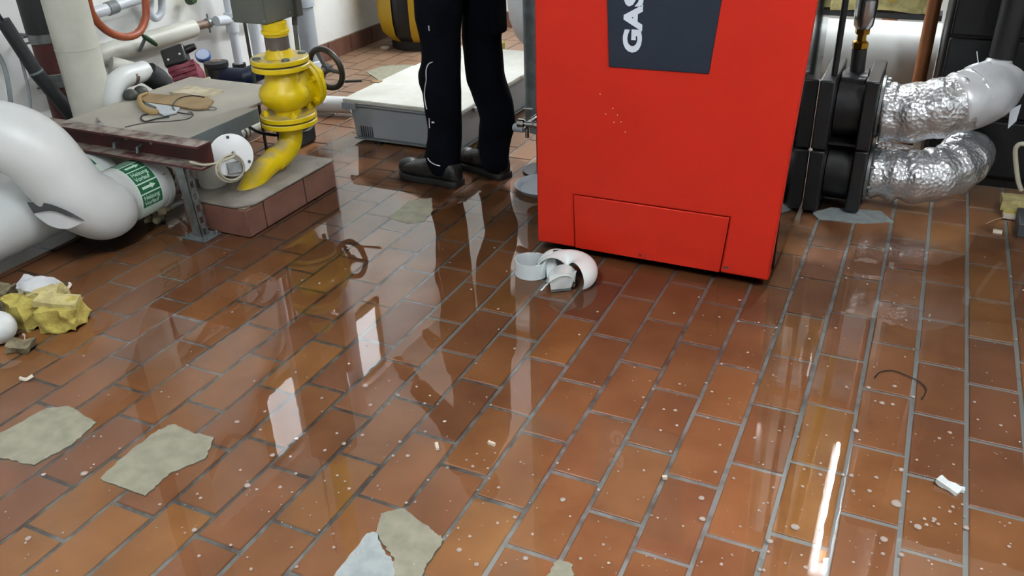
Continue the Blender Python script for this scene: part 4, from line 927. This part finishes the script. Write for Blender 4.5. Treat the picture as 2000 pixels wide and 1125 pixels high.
part('foot', MB().lathe((gxx.x + .05, 3.2, 0), ax, [(.09, 0), (.09, .012), (.03, .02), (.03, .19)], 24), 'black', gc_)
dv = thing('drain_valve', 'small chrome drain valve with grey hose at the boiler side', 'valve', (-1.3, 3.1, .05))
q0 = PY(1038, 243, 2.95)
part('body', MB().lathe(q0 - V((.06, 0, 0)), (1, 0, 0), [(.012, 0), (.018, .004), (.018, .03), (.012, .034), (.012, .07), (.017, .075), (.017, .1)], 14), 'chrome', dv)
part('arm', MB().tube([PY(1024, 250, 2.95), PY(1034, 238, 2.96), PY(1050, 228, 2.98), V((-1.088, 3.0, PY(1050, 228, 2.98).z + .01))], .013, 12), 'chrome', dv)
part('hose', MB().tube([PY(1005, 249, 2.96), PY(1024, 251, 2.95)], .016, 12), 'box_grey', dv)
part('spout', MB().tube([PY(1030, 250, 2.95), PY(1030, 268, 2.95)], .009, 10), 'chrome', dv)
part('lever', MB().tube([PY(1022, 212, 2.96), PY(1040, 213, 2.96)], .005, 8), 'chrome', dv)
solo('drip_tray', MB().lathe((-1.30, 3.02, 0), ax, [(.10, 0), (.12, .022), (.115, .024), (.095, .006)], 32), 'box_grey', 'shallow grey drip tray on the floor under the drain valve', 'tray')

# ================================================================== PERSON
per = thing('person', 'person in navy work trousers and dark safety boots standing by the grey box', 'person', (-1.68, 3.0, 0))
S4 = .3556
def edge_rows(rows): return [(650 + a * S4, 650 + b * S4, y * S4) for y, a, b in rows]
near = edge_rows([(0, 446, 716), (100, 450, 712), (200, 478, 706), (300, 488, 705), (350, 484, 704), (400, 468, 703), (450, 474, 703), (500, 494, 705), (600, 506, 706), (700, 524, 708), (760, 520, 707), (800, 512, 706), (850, 510, 702), (905, 522, 698), (945, 545, 694)])
far = edge_rows([(0, 700, 950), (100, 706, 945), (200, 706, 927), (300, 718, 936), (400, 726, 946), (450, 736, 960), (500, 758, 976), (550, 776, 990), (600, 794, 998), (650, 806, 1005), (700, 800, 1006), (750, 800, 988), (800, 800, 976), (850, 803, 970), (895, 812, 966), (930, 830, 962)])
def leg_rings(rows, y0, ytop, n=22, seed=0):
    out = []
    for i, (xl, xr2, y) in enumerate(rows):
        t = 1 - min(y / 330, 1); Y = y0 + (ytop - y0) * t
        a, b = PY(xl, y, Y), PY(xr2, y, Y); c = (a + b) / 2; R = (b - a).length / 2 * .88
        ring = []
        for k in range(n):
            an = 2 * PI * k / n; w_ = 1 + .05 * noise.noise(V((math.cos(an) * 1.5, math.sin(an) * 1.5, c.z * 9 + seed)))
            ring.append(V((c.x + R * 1.02 * math.cos(an) * w_, c.y + R * .95 * math.sin(an) * w_, c.z + .012 * noise.noise(V((math.cos(an), math.sin(an), seed + i))))))
        out.append(ring)
    return out
def ell(c, rx, ry, n=22): return [V((c[0] + rx * math.cos(2 * PI * k / n), c[1] + ry * math.sin(2 * PI * k / n), c[2])) for k in range(n)]
nr = leg_rings(near, 2.945, 2.93); fr_ = leg_rings(far, 3.075, 3.09, seed=4)
ncx = sum((p for p in nr[0]), V()) / 22; fcx = sum((p for p in fr_[0]), V()) / 22
hip = (ncx + fcx) / 2
tr = MB()
# closed leg lofts, joined to the seat by the voxel remesh so that the trousers are one surface
tr.rings([ell((ncx.x * .5 + hip.x * .5, ncx.y, .93), .105, .095), ell((ncx.x * .8 + hip.x * .2, ncx.y, .84), .105, .095)] + nr)
tr.rings([ell((fcx.x * .5 + hip.x * .5, fcx.y, .93), .105, .095), ell((fcx.x * .8 + hip.x * .2, fcx.y, .84), .105, .095)] + fr_)
tr.rings([ell((hip.x, hip.y, 1.06), .12, .165), ell((hip.x, hip.y, .98), .13, .18), ell((hip.x, hip.y, .9), .125, .175), ell((hip.x, hip.y, .84), .10, .15)])
def remesh(o, vox, smooth=4):
    r = o.modifiers.new('remesh', 'REMESH'); r.mode = 'VOXEL'; r.voxel_size = vox; r.use_smooth_shade = True
    if smooth: s = o.modifiers.new('smooth', 'SMOOTH'); s.iterations = smooth; s.factor = .5
tro = part('trousers', tr, 'fabric_navy', per, smooth=80, label='navy work trousers with thin reflective piping'); remesh(tro, .009, 3)
def leg_at(z):
    best = None
    cs = [(sum(r_, V()) / len(r_), r_) for r_ in nr]
    for (c1, r1), (c2, r2) in zip(cs[:-1], cs[1:]):
        if c1.z >= z >= c2.z:
            t = (c1.z - z) / max(c1.z - c2.z, 1e-6); R1 = (r1[0] - c1).xy.length; R2 = (r2[0] - c2).xy.length
            return c1.lerp(c2, t), R1 + (R2 - R1) * t
    c1, r1 = cs[-1] if z < cs[-1][0].z else cs[0]; return c1, (r1[0] - c1).xy.length
def on_leg(x, y, Y=2.945, push=.003):
    p = PY(x, y, Y); c, R = leg_at(p.z); R = R * .97 + push; d = ray(x, y).normalized(); o = CAM.xy - c.xy; dd = d.xy
    A = dd.dot(dd); B = 2 * o.dot(dd); C = o.dot(o) - R * R; D = B * B - 4 * A * C
    t = (-B - math.sqrt(D)) / (2 * A) if D > 0 else -B / (2 * A)
    return CAM + d * t
def pipe_line(pts, r=.0022):
    part('reflective_piping', MB().tube(spline([on_leg(650 + a * S4, b * S4) for a, b in pts], 5), r, 6), 'reflective', tro)
pipe_line([(548, 340), (526, 352), (514, 378), (512, 410), (513, 440), (506, 480), (503, 520), (508, 565), (516, 600)])
pipe_line([(529, 650), (530, 680), (531, 703)])
pipe_line([(521, 868), (535, 888), (560, 903), (590, 912)])
part('tag', MB().box(on_leg(650 + 550 * S4, 672 * S4), (.011, .004, .006)), 'reflective', tro)
part('zip_pull', MB().rock(on_leg(650 + 530 * S4, 155 * S4), (.006, .006, .02), 71, .2, 3), 'chrome', tro)
pc = sum(fr_[1], V()) / len(fr_[1]); pr_ = (fr_[1][0] - pc).xy.length
part('cargo_pocket', MB().box(pc + V((pr_ * .86, -.01, .02)), (.035, .10, .15)), 'fabric_navy', tro, bevel=.014, seg=3)
# boots
def boot(heel, toe, label, flip=1, tilt=0):
    heel, toe = V(heel), V(toe); d = (toe - heel); L = d.length; d.normalize(); sdir = V((-d.y, d.x, 0)); 
    secs = [(0., .026, .05), (.03, .034, .07), (.10, .038, .088), (.18, .037, .098), (.28, .036, .10), (.38, .036, .094), (.5, .040, .082), (.62, .045, .070), (.74, .048, .062), (.85, .045, .056), (.94, .036, .046), (1., .018, .03)]
    u = MB(); rs = []
    for t, hw_, hh in secs:
        c = heel + d * (t * L) + sdir * (.006 * math.sin(t * PI)) * flip; ring = []
        for k in range(20):
            a = 2 * PI * k / 20; sx = math.cos(a); sz = math.sin(a)
            ring.append(c + sdir * (hw_ * math.copysign(abs(sx) ** .8, sx)) + V((0, 0, .018 + hh * (.5 + .5 * math.copysign(abs(sz) ** .75, sz)))))
        rs.append(ring)
    u.rings(rs); b = part('boot', u, 'leather', per, smooth=60, label=label)
    so = MB(); rs = []
    ol = [(t, hw_ + .006) for t, hw_, _ in secs]
    P = [heel + d * (t * L * 1.02 - .004) + sdir * h for t, h in ol] + [heel + d * (t * L * 1.02 - .004) - sdir * h for t, h in reversed(ol)]
    rs = [[p + V((0, 0, z)) for p in P] for z in (.0, .010, .022)]; rs.append([heel.lerp(toe, .5) * .04 + p * .96 + V((0, 0, .026 - p.z * .0)) for p in P])
    part('sole', so.rings(rs), 'sole', b, smooth=60)
    part('collar', MB().tube([heel + d * .07 + V((0, 0, .10)), heel + d * .062 + V((0, 0, .165))], .052, 20), 'leather', b)
    part('toe_cap', MB().ball(heel + d * (L * .86) + V((0, 0, .045)), (.05, .046, .04), 18, 10, Matrix.Rotation(math.atan2(d.y, d.x), 3, 'Z')), 'leather', b, smooth=60)
    part('tongue', MB().tube(spline([heel + d * (L * .5) + V((0, 0, .10)), heel + d * (L * .44) + V((0, 0, .135)), heel + d * (L * .41) + V((0, 0, .175))], 4), [.026] * 4 + [.028] * 4 + [.02], 12, flat=.5), 'leather', b)
    for k in range(4):
        c = heel + d * (L * (.36 + .06 * k)) + V((0, 0, .132 - .013 * k)); part('lace', MB().tube(spline([c - sdir * .024 - V((0, 0, .008)), c + V((0, 0, .003)), c + sdir * .024 - V((0, 0, .008))], 4), .0032, 6), 'charcoal', b)
    for off, zz_ in ((.0, .0), (.01, -.012)):
        part('seam', MB().tube(spline([heel + d * (L * (.12 + off)) - sdir * .042 + V((0, 0, .075 + zz_)), heel + d * (L * .35) - sdir * .041 + V((0, 0, .05 + zz_)), heel + d * (L * .52) - sdir * .044 + V((0, 0, .07 + zz_)), heel + d * (L * .58) - sdir * .036 + V((0, 0, .085 + zz_))], 5), .0012, 5), 'stitch', b)
    return b
boot((-1.64, 2.925, 0), (-1.935, 2.955, 0), 'dark grey scuffed leather safety boot, front foot')
boot((-1.495, 3.07, 0), (-1.765, 3.165, 0), 'dark grey leather safety boot, rear foot', -1)
# body above: torso, arms, neck, head in one surface (above the picture, seen in reflections)
hx, hy = hip.x, hip.y
fwd = V((-1, 0, 0)); 
bd = MB()
bd.rings([ell((hx, hy, 1.0), .10, .15), ell((hx - .0, hy, 1.12), .1, .145), ell((hx - .01, hy, 1.28), .11, .165), ell((hx - .02, hy, 1.4), .108, .175), ell((hx - .02, hy, 1.47), .075, .13), ell((hx - .02, hy, 1.50), .058, .065), ell((hx - .03, hy, 1.58), .056, .056)])
hc = V((hx - .055, hy, 1.675))
bd.ball(hc, (.098, .076, .115), 20, 14)
bd.ball(hc + V((-.02, 0, -.055)), (.07, .058, .06), 16, 10)
bd.ball(hc + V((-.105, 0, -.02)), (.02, .014, .024), 10, 8)
for s_ in (-1, 1): bd.ball(hc + V((.01, s_ * .078, -.01)), (.022, .01, .03), 10, 8)
def arm(s_):
    sh = V((hx - .02, hy + s_ * .19, 1.42)); el = V((hx - .06, hy + s_ * .235, 1.14)); wr = V((hx - .27, hy + s_ * .17, 1.02))
    P = spline([sh, sh.lerp(el, .5) + V((.01, 0, 0)), el, el.lerp(wr, .5), wr], 6); n = len(P)
    bd.tube(P, [.056 - .028 * i / n for i in range(n)], 14)
    hd = (wr - el).normalized(); pm = wr + hd * .05; sd = V((0, s_, 0)); upv = hd.cross(sd).normalized()
    bd.ball(pm, (.055, .04, .02), 12, 8)
    for k, ln in enumerate((.07, .08, .074, .058)):
        b0 = pm + hd * .035 + sd * (.028 - k * .019); b1 = b0 + hd * ln * .5 + V((0, 0, -.006)); b2 = b1 + hd * ln * .35 + V((0, 0, -.02))
        bd.tube([pm, b0, b1, b2], [.011, .0095, .009, .0075], 8)
    t0 = pm - sd * .025; t1 = t0 + hd * .02 - sd * .03 + V((0, 0, .0)); t2 = t1 + hd * .03 + V((0, 0, -.008)); bd.tube([pm, t0, t1, t2], [.014, .012, .011, .009], 8)
    return P
arms = [arm(-1), arm(1)]
body_o = part('body', bd, 'skin', per, smooth=80, label='bare head, neck and hands above the dark jacket'); remesh(body_o, .006, 2)
jk = MB()
jk.rings([ell((hx, hy, .95), .135, .185), ell((hx, hy, 1.1), .125, .18), ell((hx - .01, hy, 1.28), .13, .195), ell((hx - .02, hy, 1.4), .125, .2), ell((hx - .02, hy, 1.475), .09, .15), ell((hx - .025, hy, 1.53), .072, .078)])
for P in arms:
    n = len(P); jk.tube(P[:-1], [.075 - .032 * i / n for i in range(n - 1)], 14)
j = part('jacket', jk, 'fabric_navy', per, smooth=80, label='dark navy work jacket'); remesh(j, .01, 3)
hr = MB().ball(hc + V((.018, 0, .028)), (.098, .084, .1), 20, 14); part('hair', hr, 'hair', per, smooth=80, label='short dark hair')
for s_ in (-1, 1): part('eye', MB().ball(hc + V((-.088, s_ * .03, .008)), .011, 10, 8), 'pvc_white', per)
part('mouth', MB().tube(spline([hc + V((-.083, -.022, -.068)), hc + V((-.09, 0, -.066)), hc + V((-.083, .022, -.068))], 4), .0045, 6), 'crimson', per)

# ================================================================== WHITE SHELL PIECES IN FRONT OF THE BOILER
c = G(1037, 536); rg = thing('white_collar_ring', 'white slit plastic collar ring standing on the wet tiles', 'ring', (c.x, c.y, 0))
c.y += .0; R0 = .052; ring_o = []; n = 40
mb = MB(); rs = []
for k in range(n + 1):
    a = 1.35 + (2 * PI + .25) * k / n; rad = R0 + (.006 * (k / n)); d = V((math.cos(a), math.sin(a) * .92, 0))
    o_, i_ = c + d * rad, c + d * (rad - .0022); rs.append([o_ + V((0, 0, .004)), o_ + V((0, 0, .058)), i_ + V((0, 0, .058)), i_ + V((0, 0, .004))])
part('band', mb.rings(rs), 'white_ring', rg, smooth=50)
mb = MB(); f = c + V((.03, .035, 0)); mb.prism([f + V((0, 0, .056)), c + V((-.008, -.01, .02)), c + V((-.008, -.01, .0)) + V((0, 0, .003)), f + V((0, 0, .003))], (.0015, -.0015, 0))
part('inner_tongue', mb, 'white_ring', rg, smooth=0)
sc = G(1112, 540); sh = thing('white_elbow_shell', 'cracked white plastic elbow cover lying by the red boiler', 'cover', (sc.x, sc.y, 0))
def arcshell(cen, Rm, rt, a0, a1, t0, t1, na=30, nt=16, th=.002, zc=.0, squash=1.):
    mb = MB(); O = []; I = []
    for i in range(na + 1):
        a = a0 + (a1 - a0) * i / na; d = V((math.cos(a), math.sin(a), 0)); ro = []; ri = []
        for j_ in range(nt + 1):
            t = t0 + (t1 - t0) * j_ / nt
            for lst, rr_ in ((ro, rt), (ri, rt - th)):
                lst.append(V(cen) + d * (Rm + rr_ * math.cos(t)) + V((0, 0, zc + rr_ * math.sin(t) * squash)))
        O.append(ro); I.append(ri)
    for i in range(na + 1): pass
    rs = [O[i] + I[i][::-1] for i in range(na + 1)]
    return mb.rings(rs)
part('curved_half', arcshell((sc.x + .004, sc.y - .03, 0), .050, .050, -.62, 3.5, -.55, PI + .3, 36, 22, zc=.035), 'white_shell', sh, smooth=60)
part('flange_collar', arcshell((sc.x - .045, sc.y - .002, 0), .0, .066, 1.3, 4.3, .0, PI * .44, 18, 12, zc=.02, squash=1.05), 'white_shell', sh, smooth=60)
qd = [PY(1066, 556, sc.y - .075), PY(1118, 557, sc.y - .075)]
fl = MB(); A = spline([G(1072, 540, .055), G(1092, 533, .075), G(1112, 534, .07), G(1126, 528, .07)], 5); B = spline([G(1076, 566, .014), G(1092, 564, .016), G(1104, 563, .016), G(1115, 561, .016)], 5)
fl.rings([[A[i], B[i], B[i] + V((0, .002, -.002)), A[i] + V((0, .002, -.002))] for i in range(len(A))])
part('crumpled_front', MB().rings([[P_, P_ + V((0, .003, 0))] + [Q_ + V((0, .003, 0)), Q_] for P_, Q_ in zip(spline([PY(1066, 548, sc.y - .05), PY(1078, 526, sc.y - .045), PY(1098, 517, sc.y - .04), PY(1116, 521, sc.y - .045), PY(1125, 532, sc.y - .05)], 5), spline([G(1070, 556, .02), G(1075, 550, .045), G(1094, 540, .065), G(1112, 540, .062), G(1122, 552, .02)], 5))]), 'white_shell', sh, smooth=60)
part('side_wing', MB().prism([PY(1064, 508, sc.y - .02), PY(1082, 497, sc.y - .0), PY(1090, 530, sc.y - .02), PY(1080, 552, sc.y - .05), PY(1069, 550, sc.y - .055)], (.003, -.003, .001)), 'white_shell', sh, smooth=0)
part('bent_tab', fl, 'white_shell', sh, smooth=60)
part('tab_edge', MB().prism([G(1076, 566, .014), G(1115, 561, .016), G(1115, 567, .004), G(1076, 571, .004)], (0, .003, 0)), 'galv_dull', sh, smooth=0)
part('torn_strip', MB().tube(spline([G(1078, 553, .02), G(1067, 556, .018), G(1060, 564, .006), G(1056, 567, .004)], 4), .0025, 6, flat=.4), 'white_shell', sh)
part('metal_clip', MB().box(G(1119, 556, .012), (.012, .01, .012), Euler((0, .3, .5)).to_matrix()), 'chrome', sh)

# ================================================================== WOOL DEBRIS AT THE LEFT
block('wool_chunk', 'wool', (122, 612), .042, (.11, .10, .075), 81, 'yellow mineral wool chunk with a torn flap, foremost of the debris', 'insulation', .5, .22, 'mineral wool chunks', 6)
block('wool_chunk', 'wool_pale', (112, 588), .082, (.12, .055, .02), 82, 'pale torn wool flap lying on the foremost chunk', 'insulation', .45, .3, 'mineral wool chunks', 6, (.1, .15))
block('wool_chunk', 'wool', (56, 606), .04, (.13, .09, .075), 83, 'yellow mineral wool chunk between white shell and torn flap', 'insulation', -.3, .2, 'mineral wool chunks', 6)
fo = thing('foil_faced_wool', 'wool piece with crumpled silver facing behind the yellow chunks', 'insulation', G(85, 585))
part('wool', MB().rock(G(92, 578, .06), (.10, .075, .07), 84, .25, 6, Euler((.3, 0, .4)).to_matrix()), 'wool_pale', fo, smooth=50)
part('facing', MB().rock(G(76, 560, .09), (.12, .06, .035), 85, .45, 7, Euler((.4, .1, .3)).to_matrix(), 30), 'foil_back', fo, smooth=40)
part('metal_strip', MB().tube(spline([G(32, 582, .01), G(34, 570, .05), G(50, 572, .06), G(66, 580, .05)], 5), .006, 6, flat=.3), 'chrome', fo)
block('wool_chunk', 'wool_dirty', (4, 580), .035, (.09, .07, .07), 86, 'greyish wool lump behind the white rounded shell', 'insulation', .2, .3, 'mineral wool chunks', 6)
solo('white_cap_shell', MB().ball(G(-8, 640, .045), (.06, .055, .05), 24, 16), 'jacket', 'white rounded plastic cap beside the yellow wool', 'cap')
block('wool_chunk', 'wool_dirty', (40, 676), .014, (.07, .05, .026), 87, 'flattened dirty wool scrap alone on the tiles', 'insulation', .3, .4, 'mineral wool chunks', 6)
def curl(pts, r, label, z=.004): solo('paper_curl', MB().tube(spline([G(x, y, z + .004 * i) for i, (x, y) in enumerate(pts)], 5), r, 6, flat=.35), 'flake', label, 'scrap', 'curled paper scraps')
curl([(117, 566), (130, 564), (137, 556), (135, 552)], .005, 'cream curled strip beside the silver faced wool')
curl([(38, 738), (50, 741), (58, 737), (64, 733)], .005, 'cream curled strip lying alone near the flattened scrap')
curl([(44, 653), (48, 656), (48, 662)], .004, 'tiny curl standing on the flattened scrap')
solo('steel_band', MB().tube(spline([G(-10, 672, .004), G(20, 658, .006), (G(46, 646, .008)), G(68, 644, .006)], 5), .003, 6, flat=.4), 'galv', 'thin bent steel band under the wool debris', 'band')
# white flakes and bits on the tiles
def flake(x, y, sx, sy, seed, label): block('flake', 'flake', (x, y), .006, (sx, sy, .008), seed, label, 'scrap', seed * .7, .4, None, 4)
wf = MB().rock(G(1852, 948, .009), (.05, .022, .012), 91, .4, 6, Euler((0, .1, -.5)).to_matrix(), 45); wf.rock(G(1874, 956, .006), (.02, .012, .008), 92, .3, 4)
solo('plastic_scrap', wf, 'white_shell', 'white torn plastic scrap lying alone on the brown tiles', 'scrap')
flake(853, 872, .022, .008, 93, 'white paper scrap beside the tile joint near the puddle glare')
flake(960, 866, .02, .006, 94, 'pale sliver of paper on an orange tile')
flake(1298, 931, .01, .008, 95, 'tiny yellow green scrap on a mortar joint')
solo('wire_bit', MB().tube(spline([G(1708, 738, .004), G(1720, 726, .005), G(1745, 724, .005), G(1775, 735, .005), (G(1800, 748, .005)), G(1809, 762, .004), G(1800, 780, .004)], 6), .0016, 6), 'rubber_black', 'thin dark wire lying bent on the wet tiles', 'wire')

# ================================================================== WATER DROPLETS
big = {(500, 700, .3776): [(565, 140, 36), (735, 190, 24), (210, 415, 30), (85, 500, 36), (455, 440, 30), (125, 665, 26), (480, 673, 24), (420, 605, 20), (205, 595, 24), (550, 395, 26), (355, 475, 24), (340, 205, 22), (785, 503, 28), (745, 430, 24), (975, 325, 26), (875, 378, 24), (1050, 990, 36), (1140, 1065, 34), (1250, 850, 24), (890, 628, 22), (990, 565, 20), (590, 240, 26)],
       (1000, 700, .3776): [(262, 730, 40), (70, 1033, 40), (980, 722, 40), (985, 830, 42), (845, 268, 28), (785, 262, 20), (472, 962, 24), (235, 540, 22), (820, 480, 24), (15, 820, 30), (1300, 750, 20), (1255, 410, 22), (1075, 447, 20)],
       (1500, 700, .3776): [(665, 750, 70), (775, 870, 50), (140, 872, 56), (10, 945, 42), (600, 935, 50), (595, 1010, 28), (455, 373, 38), (1025, 875, 40), (590, 230, 36), (645, 237, 26), (520, 150, 28), (690, 575, 36), (860, 830, 32), (430, 605, 32), (560, 615, 28), (940, 382, 28), (655, 143, 30), (195, 1080, 32), (270, 600, 28), (440, 685, 28), (525, 685, 30), (690, 1015, 36)],
       (0, 700, .3776): [(435, 595, 46), (225, 600, 30), (145, 930, 40), (1005, 887, 36), (1280, 657, 44), (1225, 327, 34), (1020, 700, 20)]}
def drop_mb(r, h, seed=0):
    mb = MB(); rs = []; n = 12
    for t in (0, .2, .45, .7, .9, 1.):
        k = math.cos(t * PI / 2); ring = []
        for q in range(n):
            a = 2 * PI * q / n; w_ = 1 + .18 * noise.noise(V((math.cos(a), math.sin(a), seed * 3.7)))
            ring.append(V((max(k, .03) * r * math.cos(a) * w_, max(k, .03) * r * math.sin(a) * w_, h * math.sin(t * PI / 2))))
        rs.append(ring)
    return mb.rings(rs)
protos = [drop_mb(1, .42, k).mesh('water_droplet', V((0, 0, 0)), 60) for k in range(4)]
for p in protos: p.materials.append(MATS['water_drop'])
nd = 0
for (ox, oy, s_), L in big.items():
    for x, y, dpx in L:
        g_ = G(ox + x * s_, oy + y * s_, .0026); q = px(g_); r = dpx * s_ / 2 * q[2] / FPX * .8
        o = bpy.data.objects.new('water_droplet', protos[nd % 4]); nd += 1; col.objects.link(o); o.location = g_; o.scale = (r, r, r); o.rotation_euler = (0, 0, nd * 1.3)
        tag(o, 'clear round water droplet lying on the wet tiles', 'droplet', 'large water droplets on the tiles')
sm = MB()
for k in range(620):
    x = random.random() ** .75 * 2000; y = 470 + random.random() ** .7 * 650
    if 1045 < x < 1510 and y < 580: continue
    if x < 420 and y < 640: continue
    g_ = G(x, y, .0026); r = random.choice((.0014, .0018, .0022, .003, .004)); t = drop_mb(r, r * .6, k); sm.add([v + g_ for v in t.v], t.f)
o = solo('water_specks', sm, 'water_drop', 'fine scattered water specks over the wet tile floor', 'droplets', kind='stuff', smooth=60)

# ================================================================== UPPER ROOM (lamps, pipes seen in the reflections)
for i, (x, y, z, e) in enumerate(LAMPS):
    emit('tube_glow_%d' % e, (.93, .97, 1, 1), e)
    lab = ['fluorescent ceiling lamp above the pump block', 'fluorescent ceiling lamp above the wet tiles', 'added fluorescent lamp above the grey box and expansion vessel, brightening the upper wall', 'fluorescent ceiling lamp above the open floor'][i]
    t = thing('ceiling_lamp', lab, 'lamp', (x, y, z), 'fluorescent lamps')
    part('housing', MB().bb((x - .06, y - .62, z), (x + .06, y + .62, z + .06)), 'lamp_body', t, bevel=.004)
    for s_ in (-.026, .026): part('tube', MB().tube([(x + s_, y - .59, z - .025), (x + s_, y + .59, z - .025)], .013, 12), 'tube_glow_%d' % e, t)
    for s_ in (-.5, .5): part('hanger', MB().tube([(x, y + s_, z + .06), (x, y + s_, ZC)], .004, 6), 'galv', t)
def wallpipe(x, y, r, m_, lab, z0=0., z1=ZC - .01): solo('wall_riser', MB().tube([(x, y, z0), (x, y, z1)], r, 20), m_, lab, 'pipe')
wallpipe(-.55, 5.72, .06, 'jacket', 'white insulated riser on the back wall beyond the boiler', 0, 2.2)
wallpipe(-.2, 5.72, .045, 'copper', 'copper riser on the back wall beyond the white one', 0, 2.2)
wallpipe(.18, 5.72, .06, 'jacket', 'white insulated riser on the back wall beyond the black cabinet', 0, 2.2)
solo('gas_branch_pipe', MB().tube([(-.17, 3.3, 2.12), (-.17, 5.6, 2.12)], .03, 18), 'yellow_bare', 'yellow gas pipe running under the ceiling above the pump block', 'pipe')
solo('ceiling_pipe', MB().tube([(-3.2, 5.62, 2.3), (2.2, 5.62, 2.3)], .07, 24), 'jacket', 'thick white insulated pipe running under the ceiling along the back wall', 'pipe')
solo('ceiling_pipe', MB().tube([(-3.2, 5.45, 2.4), (2.2, 5.45, 2.4)], .035, 20), 'copper', 'copper pipe running under the ceiling beside the white one', 'pipe')
solo('wall_cable', MB().tube(spline([(-3.42, 2.7, 2.2), (-3.42, 3.0, 1.95), (-3.42, 3.2, 2.05), (-3.42, 3.5, 1.75), (-3.42, 3.7, 1.6), (-3.42, 3.75, 1.2)], 8), .02, 10), 'brown_metal', 'dark cable sagging high across the stained wall', 'cable')
